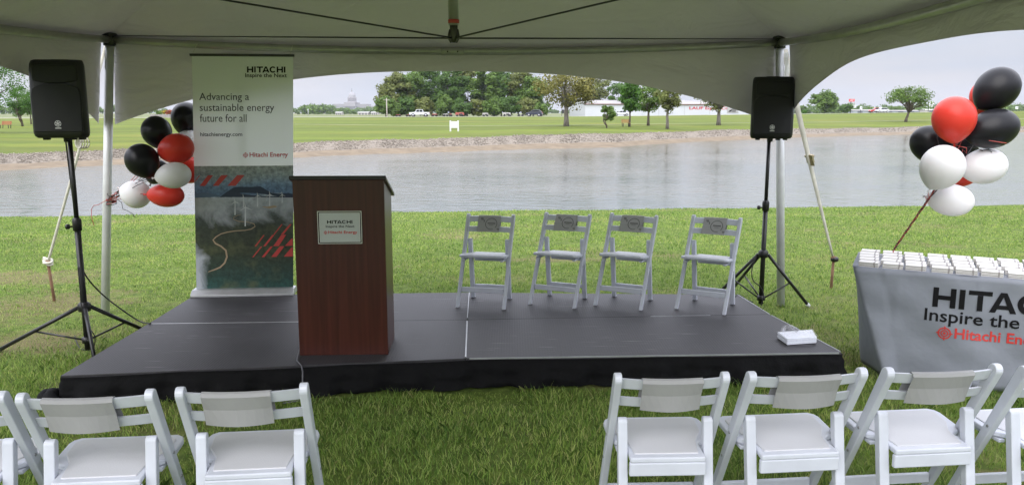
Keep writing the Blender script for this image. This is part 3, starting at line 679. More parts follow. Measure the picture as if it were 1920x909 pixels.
# dark cabinet by the shed, low grey sheds at right, tiny pale buildings, planter wall at left
g = on_far(1056, 214); o = thing('equipment_cabinet', 'dark upright cabinet between two posts at left end of white building', 'cabinet', g)
MB().box((0, 0, 1.2), (.55, .4, 1.0)).build('box', gear_dark, o, bevel=.03)
for sx in (-1, 1): MB().box((sx * .36, 0, 1.35), (.1, .1, 2.7)).build('post', gear_dark, o)
MB().box((0, 0, 2.72), (1.0, .6, .12)).build('cap', gear_dark, o)
m_shed = mat('shed_grey', (.30, .33, .36), .6, var=.15, vscale=.3); m_pale = mat('pale_shed', (.45, .43, .40), .6, var=.1, vscale=.3)
for (u0, u1, v0, d, m_, lb) in [(1600, 1665, 205.5, 420, m_shed, 'long low grey shed beyond the road behind the red car'), (1655, 1722, 206.5, 430, m_shed, 'long low grey shed behind the leaning tree'), (1735, 1790, 204.5, 440, m_pale, 'pale low shed behind the red balloon at right'),
        (629, 640, 214.8, 420, m_pale, 'small pale shed below the left wing of domed building'), (671, 690, 215.0, 420, m_pale, 'long pale shed below the right wing of domed building'), (696, 708, 215.4, 420, m_pale, 'small pale shed at the left edge of the dense wood')]:
    b0 = on_far((u0+u1)/2, d); w = (u1-u0) * px(d); h = max(1.6, at(u0, v0, d)[2] - b0[2])
    o = thing('storage_shed', lb, 'shed', b0)
    MB().box((0, 3, h * .36), (w, 6, h * .72)).build('wall', m_, o)
    MB().prism([(-.3, h * .70), (3, h), (6.3, h * .70), (3, h * .8)], -w/2 - .3, w/2 + .3, lambda p, q, a: (a, p, q)).build('roof', m_roof if m_ is m_shed else gear_white, o)
    for i in range(3): MB().box((w * (-.3 + .3 * i), -.02, h * .3), (w * .14, .05, h * .5)).build('door', stone_shade, o)
g = on_far(312, 203); d = g[1]
o = thing('stone_planter', 'low stone planter wall seen below the valance left of banner', 'planter', g)
MB().box((0, 0, .35), (58 * px(d), .8, .9)).build('wall', mat('planter_stone', (.3, .28, .26), .9, vscale=2.5, col2=(.17, .16, .15), bump=.8, bscale=4), o, bevel=.05)
for i, (u, w, h, m_, lb) in enumerate([(298, 16, 7, lf_mid, 'round green shrub on the stone planter'), (309, 12, 9, leaf_mat('leaf_gold', (.28, .22, .02), (.5, .42, .05)), 'golden yellow shrub on the stone planter'), (318, 14, 9, leaf_mat('leaf_rust', (.25, .06, .03), (.42, .12, .05)), 'rusty red shrub on the stone planter')]):
    b0 = on_far(u, 203.5) + np.array([0, 0, .75]); tree('shrub', lb, b0, h * px(203), w * px(203), 80 + i, m_, n=500, ls=.16, k=10, rc=.3, trunk_h=.05, tr=.05, limbs=3, cat='shrub')
# ------------------------------------------------------------------ the frame tent
def fabric_mat():
    m = mat('tent_vinyl', (.66, .62, .63), .5, var=.07, vscale=.9, trans=.012)
    n, l = m.node_tree.nodes, m.node_tree.links; b = n['Principled BSDF']
    t = n.new('ShaderNodeTexCoord'); a = n.new('ShaderNodeMapping'); a.inputs['Scale'].default_value = (1.2, 1.2, 3.5); a.inputs['Rotation'].default_value = (0, R(25), 0); l.new(t.outputs['Object'], a.inputs[0])
    x = n.new('ShaderNodeTexNoise'); x.inputs['Scale'].default_value = 1.3; x.inputs['Detail'].default_value = 5; x.inputs['Distortion'].default_value = 1.2; l.new(a.outputs[0], x.inputs['Vector'])
    k = n.new('ShaderNodeBump'); k.inputs['Strength'].default_value = .38; k.inputs['Distance'].default_value = .15; l.new(x.outputs['Fac'], k.inputs['Height']); l.new(k.outputs[0], b.inputs['Normal'])
    return m
vinyl = fabric_mat()
film = mat('clear_film', (.8, .8, .78), .25, trans=.5, bump=.5, bscale=30)
TL, TR, BL_, BR_ = Vector((-3.42, 6.98, 2.385)), Vector((2.375, 7.28, 2.385)), Vector((-3.25, 1.5, 2.385)), Vector((2.06, 1.65, 2.385))
PEAK = Vector((-.36, 4.35, 3.8))
tent = thing('frame_tent', 'white frame tent canopy with scalloped valance over the stage', 'tent', (-.5, 4.1, 0))
def T_(v): v = Vector(v); return (v.x + .5, v.y - 4.1, v.z)
corners = [TL, TR, BR_, BL_]
SAG = .088
def eave(a, b, s): 
    p = a.lerp(b, s); p.z -= SAG * 4 * s * (1 - s); return p
ctr0 = Vector((-.5, 4.1, 0))
# roof: four sagging faces meeting at the peak
rg = np.random.default_rng(3)
for k in range(4):
    a, b = corners[k], corners[(k + 1) % 4]; G = []
    for i in range(17):
        row = []; q = i / 16
        for j in range(33):
            s = j / 32; e = eave(a, b, s); p = e.lerp(PEAK, q)
            p.z += .036 - .30 * q * (1 - q) * (1 - .25 * math.sin(math.pi * s)); out_ = (e - Vector((ctr0.x, ctr0.y, e.z))).normalized(); p += out_ * .06 * max(0, 1 - q * 12)
            cr_ = abs(s - .5) * 2
            p.z += .012 * math.sin(s * 37 + k) * cr_ ** 3 * (1 - cr_ ** 8) * (1 - q) * math.sin(q * math.pi)
            row.append(T_(p))
        G.append(row)
    MB().grid(G).build('roof_panel', vinyl, tent, fix=False)
# hanging valances with an arched lower edge
ctr = Vector((-.5, 4.1, 0))
def valance(a, b, drop_mid, drop_end, s0, s1, seed, nn=64, la=0.0, lb=0.0):
    G = []; d = (b - a).normalized(); out = Vector((d.y, -d.x, 0)); 
    if (a - ctr).dot(out) < 0: out = -out
    for j in range(nn + 1):
        s = s0 + (s1 - s0) * j / nn; e = eave(a, b, s); t = abs(s - .5) * 2
        zb = drop_mid - (drop_mid - drop_end) * t ** 2.5; row = []
        for i in range(9):
            q = i / 8; z = (e.z + .045) * (1 - q) + zb * q
            off = .045 + .012 * math.sin(s * 21 + seed + q * 2) * q + .02 * q * math.sin(s * 7 + seed)
            lx = q * (la * max(0, 1 - s * 6) ** 1.5 + lb * max(0, 1 - (1 - s) * 6) ** 1.5)
            row.append(T_((e.x + lx + out.x * off, e.y + out.y * off, z)))
        G.append(row)
    MB().grid(G).build('valance', vinyl, tent, fix=False)
valance(TL, TR, 2.13, 1.665, .003, .997, 1.0, la=-.055, lb=.035)
valance(TR, BR_, 2.15, 1.70, .02, .99, 2.0, la=.05)
valance(TL, BL_, 2.13, 1.665,   .006, .99, 3.0, la=-.10)
bar_m = mat('tent_tube', (.42, .42, .39), .35, .65, var=.15, vscale=10)
leg_m = mat('tent_leg', (.64, .65, .66), .42, .12, var=.12, vscale=10)
for k in range(4):
    a, b = corners[k], corners[(k + 1) % 4]
    MB().tube([T_(eave(a, b, s)) for s in np.linspace(0, 1, 25)], .031, 14).build('eave_tube', bar_m, tent, fix=False)
sl_ = MB().tube([T_(eave(TL, TR, s)) for s in (.484, .5, .518)], .034, 14).build('sleeve', bar_m, tent, fix=False)
bt = MB()
for s in (.494, .509):
    p = eave(TL, TR, s); q = T_(p); bt.lathe([(.001, -.004), (.007, -.004), (.007, .004), (.001, .004)], 10, Matrix.Translation((q[0], q[1] - .035, q[2] - .004)) @ Matrix.Rotation(R(90), 4, 'X'))
bt.build('bolt', black_metal, sl_)
for p, foot in ((TL, (-3.648, 6.98)), (TR, (2.51, 7.28)), (BL_, (-3.4, 1.42)), (BR_, (2.2, 1.57))):
    pl = MB().tube([T_((foot[0], foot[1], 0)), T_((p.x, p.y, p.z - .05))], .036, 16).build('tent_pole', leg_m, tent, fix=False)
    MB().lathe([(.02, -.06), (.05, -.05), (.05, .02), (.065, .03), (.065, .05), (.02, .06)], 16, Matrix.Translation(T_((p.x, p.y, p.z)))).build('corner_fitting', black_metal, tent, bevel=.003)
tip = Vector(tuple(at(851, 76, 4.05)))
kp = MB().tube([T_((tip.x, tip.y, tip.z + .07)), T_((tip.x - .02, tip.y + .05, 3.88))], .026, 16).build('king_pole', bar_m, tent, fix=False)
MB().tube([T_((tip.x, tip.y, tip.z + .080)), T_((tip.x, tip.y, tip.z + .098))], .0275, 16).build('red_tape', mat('tape_red', (.42, .05, .04), .5), kp, fix=False)
ft = MB().tube([T_((tip.x, tip.y, tip.z + .075)), T_((tip.x, tip.y, tip.z + .02)), T_((tip.x, tip.y, tip.z - .012))], [.02, .018, .012], 10)
for sx in (-1, 1):
    ft.tube([T_((tip.x + sx * .018, tip.y, tip.z + .05)), T_((tip.x + sx * .026, tip.y - .01, tip.z + .012)), T_((tip.x + sx * .012, tip.y - .015, tip.z - .012))], .006, 8)
ft.build('cable_hub', mat('dull_iron', (.10, .10, .09), .5, .7), kp, fix=False)
for c in corners:
    MB().tube([T_((tip.x, tip.y, tip.z + .01)), T_((c.x, c.y, c.z + .03))], .0042, 6).build('stay_cable', black_metal, tent, fix=False)
# torn clear film hanging at the corner posts
def flap(p, dx, dy, ztop, zbot, w, seed):
    rg = np.random.default_rng(seed); G = []
    for i in range(15):
        z = ztop + (zbot - ztop) * i / 14; row = []
        for j in range(7):
            t = j / 6; ww = w * (.35 + .65 * i / 14)
            row.append(T_((p.x + dx + ww * t * dx * 14, p.y + dy + .02 * math.sin(i * 1.3 + j * 2 + seed) + rg.normal() * .006, z + rg.normal() * .004)))
        G.append(row)
    MB().grid(G).build('film_flap', film, tent, fix=False)
flap(TR, .045, -.02, 2.30, 1.74, .12, 1)
flap(TL, -.03, -.01, 2.30, 1.80, .05, 2)

# guy strap, rope and stakes
strap_m = mat('strap_webbing', (.55, .53, .46), .8, var=.2, vscale=9); rope_m = mat('rope_white', (.6, .58, .5), .8, var=.15, vscale=20)
stake_m = mat('stake_rust', (.20, .105, .055), .75, var=.4, vscale=12)
def stake(label, base, top):
    o = thing('ground_stake', label, 'stake', base); top = np.array(top) - np.array(base)
    MB().tube([(-top[0]*.3, -top[1]*.3, -.2), tuple(top)], .014, 10).build('rod', stake_m, o, fix=False)
    MB().lathe([(.004, -.01), (.026, -.008), (.03, .01), (.02, .02), (.003, .024)], 14, Matrix.Translation(tuple(top))).build('head', stake_m, o)
sR = gz(1558, 541); tR = at(1563, 484, sR[1] - .02)
stake('rusty iron ground stake holding the wide white strap at right', sR, tR)
st = thing('guy_strap', 'wide off white ratchet strap from the right tent pole to its stake', 'strap', tuple(tR))
v0, v1 = Vector((TR.x + .05, TR.y + .03, 2.33)) - Vector(tuple(tR)), Vector((0, 0, -.01))
G = []
for i in range(14):
    q = i / 13; p = v0.lerp(v1, q); p.z -= .03 * math.sin(q * math.pi); G.append([p + Vector((.030 * math.cos(q*1.2), .012*math.sin(q*3), 0)), p - Vector((.030 * math.cos(q*1.2), .012*math.sin(q*3), 0))])
MB().grid(G).build('webbing', strap_m, st, solid=.003)
rp = v0.lerp(v1, .49); d_ = (v1 - v0).normalized()
MB().beam(rp - d_ * .045, rp + d_ * .045, .07, .026).tube([rp - d_ * .03 + Vector((-.046, 0, 0)), rp - d_ * .03 + Vector((.046, 0, 0))], .011, 10).beam(rp + d_ * .01 + Vector((0, -.02, 0)), rp + d_ * .075 + Vector((0, -.03, 0)), .055, .008).build('ratchet', mat('ratchet_bronze', (.36, .30, .20), .4, .8), st, bevel=.004)
MB().lathe([(.003, -.03), (.035, -.02), (.04, 0), (.035, .02), (.003, .03)], 14, Matrix.Translation((.01, 0, -.01))).build('hook_ring', black_metal, st)
sL = gz(103, 565); tL = at(90, 492, sL[1] - .05)
stake('rusty ground stake tied with white rope beside the left speaker stand', sL, tL)
rp_ = thing('guy_rope', 'white guy rope knotted round the stake left of the speaker stand', 'rope', tuple(tL))
v0 = Vector((TL.x - .05, TL.y + .03, 2.33)) - Vector(tuple(tL))
MB().tube([v0, v0 * .5 + Vector((0, 0, -.03)), v0 * .05, (0, 0, 0)], .013, 8).build('line', rope_m, rp_, fix=False)
kn = MB()
for i in range(4):
    a = i * .9; kn.tube([(.036 * math.cos(t + a), .036 * math.sin(t + a) * math.cos(a), .036 * math.sin(t) * math.sin(a) + .005 * i) for t in np.linspace(0, 6.3, 18)], .011, 8)
kn.build('knot', rope_m, rp_, fix=False)
pc = at(147, 268, 6.6) - tL; cl = MB()
for i in range(4): cl.tube([(pc[0] + (.035 + .006*i) * math.cos(t) * .7 + .012*i, pc[1] + .01 * i, pc[2] + .045 * math.sin(t)) for t in np.linspace(0, 6.2, 16)], .006, 6)
cl.build('coil', rope_m, rp_, fix=False)

# ------------------------------------------------------------------ stage
ZS = .2
g2 = lambda u, v: Vector(tuple(gz(u, v, ZS)))
FL, FM, FR = g2(112, 704), g2(873, 671.5), g2(1580, 661)
ML, MM_, MR = g2(276, 607), g2(876, 599), g2(1443, 589)
BL, BM, BR = g2(364, 553), g2(880, 548), g2(1383, 552)
m_deck = bpy.data.materials.new('deck_rubber'); m_deck.use_nodes = True
n, l = m_deck.node_tree.nodes, m_deck.node_tree.links; b = n['Principled BSDF']; b.inputs['Roughness'].default_value = .42; b.inputs['Specular IOR Level'].default_value = .4
t = n.new('ShaderNodeTexCoord')
a1 = n.new('ShaderNodeTexNoise'); a1.inputs['Scale'].default_value = 2.2; a1.inputs['Detail'].default_value = 9; a1.inputs['Roughness'].default_value = .68; l.new(t.outputs['Object'], a1.inputs['Vector'])
r1 = n.new('ShaderNodeValToRGB'); l.new(a1.outputs['Fac'], r1.inputs[0])
r1.color_ramp.elements[0].position = .3; r1.color_ramp.elements[0].color = (.018, .017, .020, 1); r1.color_ramp.elements[1].position = .75; r1.color_ramp.elements[1].color = (.055, .052, .057, 1)
# scuffs: thin pale scratches in two directions
def scratch(rot, sc, thr):
    mpn = n.new('ShaderNodeMapping'); l.new(t.outputs['Object'], mpn.inputs[0]); mpn.inputs['Rotation'].default_value = (0, 0, rot); mpn.inputs['Scale'].default_value = (sc * .05, sc, 1)
    x = n.new('ShaderNodeTexNoise'); x.inputs['Scale'].default_value = 1; x.inputs['Detail'].default_value = 3; x.inputs['Distortion'].default_value = .35; l.new(mpn.outputs[0], x.inputs['Vector'])
    r = n.new('ShaderNodeValToRGB'); l.new(x.outputs['Fac'], r.inputs[0]); r.color_ramp.elements[0].position = thr; r.color_ramp.elements[0].color = (0,)*3 + (1,); r.color_ramp.elements[1].position = thr + .05; r.color_ramp.elements[1].color = (1,)*3 + (1,)
    return r
s1, s2 = scratch(.1, 60, .67), scratch(1.1, 45, .685)
ad = n.new('ShaderNodeMixRGB'); ad.blend_type = 'ADD'; ad.inputs[0].default_value = 1; l.new(s1.outputs[0], ad.inputs[1]); l.new(s2.outputs[0], ad.inputs[2])
big = n.new('ShaderNodeTexNoise'); big.inputs['Scale'].default_value = 1.1; l.new(t.outputs['Object'], big.inputs['Vector'])
gt = n.new('ShaderNodeMapRange'); gt.inputs['From Min'].default_value = .42; gt.inputs['From Max'].default_value = .68; gt.inputs['To Max'].default_value = .7; l.new(big.outputs['Fac'], gt.inputs['Value'])
ml = n.new('ShaderNodeMath'); ml.operation = 'MULTIPLY'; l.new(ad.outputs[0], ml.inputs[0]); l.new(gt.outputs[0], ml.inputs[1])
mxx = n.new('ShaderNodeMixRGB'); l.new(ml.outputs[0], mxx.inputs[0]); l.new(r1.outputs[0], mxx.inputs[1]); mxx.inputs[2].default_value = (.30, .29, .30, 1); l.new(mxx.outputs[0], b.inputs['Base Color'])
vo = n.new('ShaderNodeTexVoronoi'); vo.inputs['Scale'].default_value = 55; vo.inputs['Randomness'].default_value = .15; l.new(t.outputs['Object'], vo.inputs['Vector'])
k = n.new('ShaderNodeBump'); k.inputs['Strength'].default_value = .5; k.inputs['Distance'].default_value = .004; l.new(vo.outputs['Distance'], k.inputs['Height']); l.new(k.outputs[0], b.inputs['Normal'])
rr_ = n.new('ShaderNodeMapRange'); rr_.inputs['To Min'].default_value = .46; rr_.inputs['To Max'].default_value = .68; l.new(a1.outputs['Fac'], rr_.inputs['Value']); l.new(rr_.outputs[0], b.inputs['Roughness'])

stage = thing('stage_platform', 'low black portable stage of four deck panels with a black skirt', 'stage', (-.35, 5.9, 0))
S_ = lambda v: (v[0] + .35, v[1] - 5.9, v[2])
def quad_panel(q, name):
    c = sum(q, Vector()) / 4; P = [p + (c - p).normalized() * .004 for p in q]
    lo = [Vector((p.x, p.y, ZS - .045)) for p in P]
    MB().add([S_(p) for p in lo + P], [(3,2,1,0), (4,5,6,7), (0,1,5,4), (1,2,6,5), (2,3,7,6), (3,0,4,7)]).build(name, m_deck, stage, bevel=.003)
for q in ([FL, FM, MM_, ML], [FM, FR, MR, MM_], [ML, MM_, BM, BL], [MM_, MR, BR, BM]): quad_panel(q, 'deck_panel')
def seam(p, q, w): 
    d = (q - p).normalized(); r = Vector((d.y, -d.x, 0)) * w; u = Vector((0, 0, .0025))
    MB().add([S_(p - r + u), S_(p + r + u), S_(q + r + u), S_(q - r + u)] + [S_(p - r - u*3), S_(p + r - u*3), S_(q + r - u*3), S_(q - r - u*3)], [(0,1,2,3), (4,7,6,5), (0,4,5,1), (1,5,6,2), (2,6,7,3), (3,7,4,0)]).build('seam_strip', aluminium, stage)
seam(FM.lerp(MM_, .03), FM.lerp(MM_, .96), .005); seam(MM_.lerp(BM, .05), BM, .003); seam(ML.lerp(MM_, .012), ML.lerp(MM_, .72), .0045); seam(MR.lerp(MM_, .2), MR.lerp(MM_, .4), .0015)
seam(FR.lerp(MR, .03), FR.lerp(MR, .97), .003); seam(MR, BR, .003)
seam(FM.lerp(FR, .01), FM.lerp(FR, .99), .0012)
skirt_m = mat('skirt_black', (.0045, .0045, .005), .8, spec=.15, bump=.3, bscale=25)
def skirt(path, n, seed, z0=.012, z1=.1935):
    G = [[] for _ in range(9)]; rg = np.random.default_rng(seed); ph = rg.uniform(0, 6, 6)
    segs = [(path[i], path[i+1]) for i in range(len(path)-1)]; Ls = [(b - a).length for a, b in segs]; tot = sum(Ls)
    for j in range(n + 1):
        s = tot * j / n; acc = 0
        for (a, b), L in zip(segs, Ls):
            if s <= acc + L + 1e-6: break
            acc += L
        q = (s - acc) / L; p = a.lerp(b, q); d = (b - a).normalized(); out = Vector((d.y, -d.x, 0))
        for i in range(9):
            f = i / 8; z = z1 + (z0 - z1) * f
            ff = max(0, (f - .22) / .78); w = .005 + .012 * (f > .2) + .024 * ff + ff ** .6 * (.018 * math.sin(s * 9 + ph[0]) + .016 * math.sin(s * 23 + ph[1] + ff * 1.5) + .010 * math.sin(s * 47 + ph[2])) + .010 * math.sin(s * 6 + f * 11 + ph[3]) * ff + .008 * math.sin(s * 13 - f * 14) * ff
            sagz = -.008 * abs(math.sin(s * 3.1 + ph[4])) * (1 - f)
            G[i].append(S_((p.x + out.x * w, p.y + out.y * w, z + sagz)))
    MB().grid(G).build('skirt', skirt_m, stage, fix=False)
skirt([BL, ML, FL, FM, FR, MR, BR], 420, 4); skirt([BR, BM, BL], 120, 9)
rg = np.random.default_rng(12)          # the gathered end of the skirt at the left corner
for i, (dx, dy, r0) in enumerate(((-.06, -.03, .07), (-.13, .02, .055), (.03, -.10, .045))):
    pts = [S_((FL.x + dx + .05, FL.y + dy + .10, .05)), S_((FL.x + dx, FL.y + dy + .02, .085 - .02 * i)), S_((FL.x + dx + .02, FL.y + dy - .05, .05)), S_((FL.x + dx + .16, FL.y + dy - .06, .03))]
    MB().tube(pts, [r0 * .5, r0, r0 * .9, r0 * .35], 9).build('skirt_bunch', skirt_m, stage, fix=False, subsurf=1)
# ends of the trusses holding the panels
for p in (FL, FM, FR, BL, BM, BR):
    c = p.lerp(MM_, .12); MB().tube([S_((c.x, c.y, 0)), S_((c.x, c.y, ZS - .045))], .025, 10).build('stage_leg', aluminium, stage, fix=False)

# ------------------------------------------------------------------ lectern
m_wood = bpy.data.materials.new('mahogany'); m_wood.use_nodes = True
n, l = m_wood.node_tree.nodes, m_wood.node_tree.links; b = n['Principled BSDF']; b.inputs['Roughness'].default_value = .30; b.inputs['Specular IOR Level'].default_value = .4
t = n.new('ShaderNodeTexCoord'); mpn = n.new('ShaderNodeMapping'); mpn.inputs['Scale'].default_value = (26, 26, .8); l.new(t.outputs['Object'], mpn.inputs[0])
x = n.new('ShaderNodeTexNoise'); x.inputs['Scale'].default_value = 1.6; x.inputs['Detail'].default_value = 7; x.inputs['Distortion'].default_value = .4; l.new(mpn.outputs[0], x.inputs['Vector'])
r = n.new('ShaderNodeValToRGB'); l.new(x.outputs['Fac'], r.inputs[0]); r.color_ramp.elements[0].position = .3; r.color_ramp.elements[0].color = (.045, .0125, .009, 1); r.color_ramp.elements[1].position = .72; r.color_ramp.elements[1].color = (.080, .021, .015, 1); l.new(r.outputs[0], b.inputs['Base Color'])
m_edge = mat('dark_edge', (.012, .009, .009), .4)
pf = g2(562, 666); pr = g2(728, 664); pang = math.atan2(pr.y - pf.y, pr.x - pf.x)
lec = thing('lectern', 'dark mahogany lectern with a framed plaque on its front panel', 'lectern', tuple(pf), pang)
wL, dL, hF, hB = (pr - pf).length, .40, 1.150, 1.02
zt = lambda y: hF + (hB - hF) * y / dL
MB().box((wL/2, .010, hF/2), (wL, .020, hF)).build('front_panel', m_wood, lec, bevel=.002)
for sx in (.0105, wL - .0105):
    MB().prism([(.0215, 0.0), (dL, 0.0), (dL, hB), (.0215, zt(.0215))], sx - .0105, sx + .0105, lambda p, q, a: (a, p, q)).build('side_panel', m_wood, lec, bevel=.002)
MB().box((wL/2, dL * .55, .5), (wL - .05, dL * .8, .018)).build('shelf', m_wood, lec)
MB().box((wL/2, dL * .55, .03), (wL - .05, dL * .8, .04)).build('bottom_shelf', m_wood, lec)
MB().prism([(-.014, zt(0) + .003), (dL + .07, zt(dL + .07) + .003), (dL + .07, zt(dL + .07) + .027), (-.014, zt(0) + .027)], -.016, wL + .016, lambda p, q, a: (a, p, q)).build('reading_top', m_wood, lec, bevel=.004)
MB().box((wL/2, -.0165, hF + .016), (wL + .03, .004, .024)).build('edge_strip', m_edge, lec)
p0, p1 = at(597, 457, pf.y), at(677, 396, pf.y); x0, x1 = (p0[0] - pf.x), (p1[0] - pf.x); z0, z1 = p0[2] - ZS, p1[2] - ZS
silver = mat('plaque_silver', (.50, .53, .52), .45, .35, var=.05, vscale=8, stretch=(1, 1, 30))
pq = MB().box(((x0+x1)/2, -.004, (z0+z1)/2), (x1-x0, .008, z1-z0)).build('plaque', silver, lec, bevel=.002)
fr = MB()
for (w0, w1, dpt, ) in ((.0, .004, -.011), (.011, .0135, -.0105)):
    for (cx_, cz_, sx_, sz_) in ((x0 + (w0+w1)/2, (z0+z1)/2, w1-w0, z1-z0-2*w0), (x1 - (w0+w1)/2, (z0+z1)/2, w1-w0, z1-z0-2*w0), ((x0+x1)/2, z0 + (w0+w1)/2, x1-x0-2*w1, w1-w0), ((x0+x1)/2, z1 - (w0+w1)/2, x1-x0-2*w1, w1-w0)):
        fr.box((cx_, (dpt - .008)/2, cz_), (sx_, abs(dpt + .008) + .001, sz_))
fr.build('frame', mat('bright_rim', (.72, .72, .7), .3, .6), pq)
dk = MB()
for (cx_, cz_, sx_, sz_) in ((x0 + .0075, (z0+z1)/2, .0064, z1-z0-.010), (x1 - .0075, (z0+z1)/2, .0064, z1-z0-.010), ((x0+x1)/2, z0 + .0075, x1-x0-.0222, .0064), ((x0+x1)/2, z1 - .0075, x1-x0-.0222, .0064)): dk.box((cx_, -.0084, cz_), (sx_, .0012, sz_))
dk.build('inlay', ink, pq)
lt = MB(); W_, H_2 = x1 - x0, z1 - z0; fn = lambda p, q: (p, -.0092, q)
wide_caps(lt, x0 + .215 * W_, z0 + .62 * H_2, .575 * W_, .10 * H_2, fn, 0)
put_text(lt, 'Inspire the Next', x0 + .185 * W_, z0 + .475 * H_2, .65 * W_, .098 * H_2, fn, bold=.012, m=0)
put_text(lt, 'Hitachi Energy', x0 + .235 * W_, z0 + .285 * H_2, .66 * W_, .115 * H_2, fn, bold=.022, m=1)
emblem(lt, x0 + .172 * W_, z0 + .345 * H_2, .055 * H_2, fn, 1)
lt.build('lettering', [ink, red_ink], pq, fix=False)
cord = thing('power_cord', 'thin grey cord running from the lectern foot over the stage edge', 'cord', tuple(pf))
cp = [gz(566, 640, ZS + .006), gz(558, 668, ZS + .006), gz(557, 676, ZS + .006), gz(565, 684, ZS + .006)]
e_ = gz(570, 689, ZS); cp += [np.array([e_[0], e_[1] - .035, ZS - .01]), np.array([e_[0] + .004, e_[1] - .07, .09]), np.array([e_[0] - .01, e_[1] - .09, .02]), np.array([e_[0] - .1, e_[1] - .14, .02])]
MB().tube([tuple(np.array(q) - np.array(pf)) for q in cp], .0045, 8).build('cable', mat('cord_grey', (.10, .10, .11), .5), cord, fix=False)

# ------------------------------------------------------------------ roll-up banner
b0, b1 = g2(366, 553), g2(557, 549); bang_ = math.atan2(b1.y - b0.y, b1.x - b0.x)
ban = thing('banner_stand', 'tall printed roll-up banner with wind turbine picture behind the lectern', 'banner', tuple(b0), bang_)
BW, BH, BZ = .838, 1.985, .055                       # width, height of the cloth, its lower edge above the deck
sk = lambda z: z * .042
def bf(s, t, lift=0.0):                              # s, t in 0..1 from the top left corner of the cloth
    z = BZ + BH * (1 - t); x = .012 + s * (BW - .01); return (x + sk(z), -lift - .006 * math.sin(s * math.pi) * math.sin(t * 3), z)
base = MB().prism([(-.11, 0), (-.11, .02), (-.06, .055), (.06, .055), (.11, .02), (.11, 0)], -.01, BW + .02, lambda p, q, a: (a, p, q)).build('base', aluminium, ban, bevel=.004)
MB().tube([(BW/2, .035, .05), (BW/2 + sk(BH), .035, BH + .05)], .011, 10).build('support_pole', aluminium, ban, fix=False)
MB().tube([(-.004 + sk(BH + BZ), 0, BH + BZ + .008), (BW + .012 + sk(BH + BZ), 0, BH + BZ + .008)], .011, 10).build('top_rail', mat('rail_dark', (.05, .05, .05), .4), ban, fix=False)
m_cloth = mat('banner_cloth', (.80, .82, .82), .5, bump=.04, bscale=4, trans=.22)
SPL = .462
# printed landscape: fog, forest and water colours by position on the cloth
m_pic = bpy.data.materials.new('printed_landscape'); m_pic.use_nodes = True
n, l = m_pic.node_tree.nodes, m_pic.node_tree.links; b = n['Principled BSDF']; b.inputs['Roughness'].default_value = .45
t = n.new('ShaderNodeTexCoord'); sx_ = n.new('ShaderNodeSeparateXYZ'); l.new(t.outputs['Object'], sx_.inputs[0])
hz = n.new('ShaderNodeMapRange'); l.new(sx_.outputs['Z'], hz.inputs['Value']); hz.inputs['From Min'].default_value = BZ; hz.inputs['From Max'].default_value = BZ + BH * (1 - SPL)
ds = n.new('ShaderNodeTexNoise'); ds.inputs['Scale'].default_value = 5; ds.inputs['Detail'].default_value = 6; l.new(t.outputs['Object'], ds.inputs['Vector'])
dm_ = n.new('ShaderNodeMath'); dm_.operation = 'MULTIPLY_ADD'; l.new(ds.outputs['Fac'], dm_.inputs[0]); dm_.inputs[1].default_value = .12; l.new(hz.outputs[0], dm_.inputs[2])
d2 = n.new('ShaderNodeMath'); d2.operation = 'SUBTRACT'; l.new(dm_.outputs[0], d2.inputs[0]); d2.inputs[1].default_value = .06
cr_ = n.new('ShaderNodeValToRGB'); l.new(d2.outputs[0], cr_.inputs[0]); e = cr_.color_ramp.elements
stops = [(0.0, (.012, .055, .045)), (.12, (.016, .042, .032)), (.3, (.026, .034, .016)), (.5, (.022, .030, .020)), (.6, (.045, .06, .055)), (.70, (.20, .23, .26)), (.745, (.34, .39, .45)), (.77, (.07, .13, .24)), (.84, (.13, .21, .33)), (.93, (.24, .29, .32)), (1.0, (.28, .31, .31))]
e[0].position, e[0].color = stops[0][0], (*stops[0][1], 1); e[1].position, e[1].color = stops[-1][0], (*stops[-1][1], 1)
for p_, c_ in stops[1:-1]:
    q_ = e.new(p_); q_.color = (*c_, 1)
fo = n.new('ShaderNodeTexNoise'); fo.inputs['Scale'].default_value = 26; fo.inputs['Detail'].default_value = 6; fo.inputs['Roughness'].default_value = .7; l.new(t.outputs['Object'], fo.inputs['Vector'])
fm = n.new('ShaderNodeMapRange'); l.new(fo.outputs['Fac'], fm.inputs['Value']); fm.inputs['From Min'].default_value = .3; fm.inputs['From Max'].default_value = .7; fm.inputs['To Min'].default_value = .45; fm.inputs['To Max'].default_value = 1.9
sv = n.new('ShaderNodeVectorMath'); sv.operation = 'SCALE'; l.new(cr_.outputs[0], sv.inputs[0]); l.new(fm.outputs[0], sv.inputs['Scale'])
f7 = n.new('ShaderNodeTexNoise'); f7.inputs['Scale'].default_value = 6.5; f7.inputs['Detail'].default_value = 7; l.new(t.outputs['Object'], f7.inputs['Vector'])
fr7 = n.new('ShaderNodeMapRange'); l.new(f7.outputs['Fac'], fr7.inputs['Value']); fr7.inputs['From Min'].default_value = .52; fr7.inputs['From Max'].default_value = .7; fr7.inputs['To Max'].default_value = .75
lo7 = n.new('ShaderNodeMath'); lo7.operation = 'LESS_THAN'; l.new(hz.outputs[0], lo7.inputs[0]); lo7.inputs[1].default_value = .62
m7 = n.new('ShaderNodeMath'); m7.operation = 'MULTIPLY'; l.new(fr7.outputs[0], m7.inputs[0]); l.new(lo7.outputs[0], m7.inputs[1])
mx7 = n.new('ShaderNodeMixRGB'); l.new(m7.outputs[0], mx7.inputs[0]); l.new(sv.outputs[0], mx7.inputs[1]); mx7.inputs[2].default_value = (.085, .10, .045, 1); sv = mx7
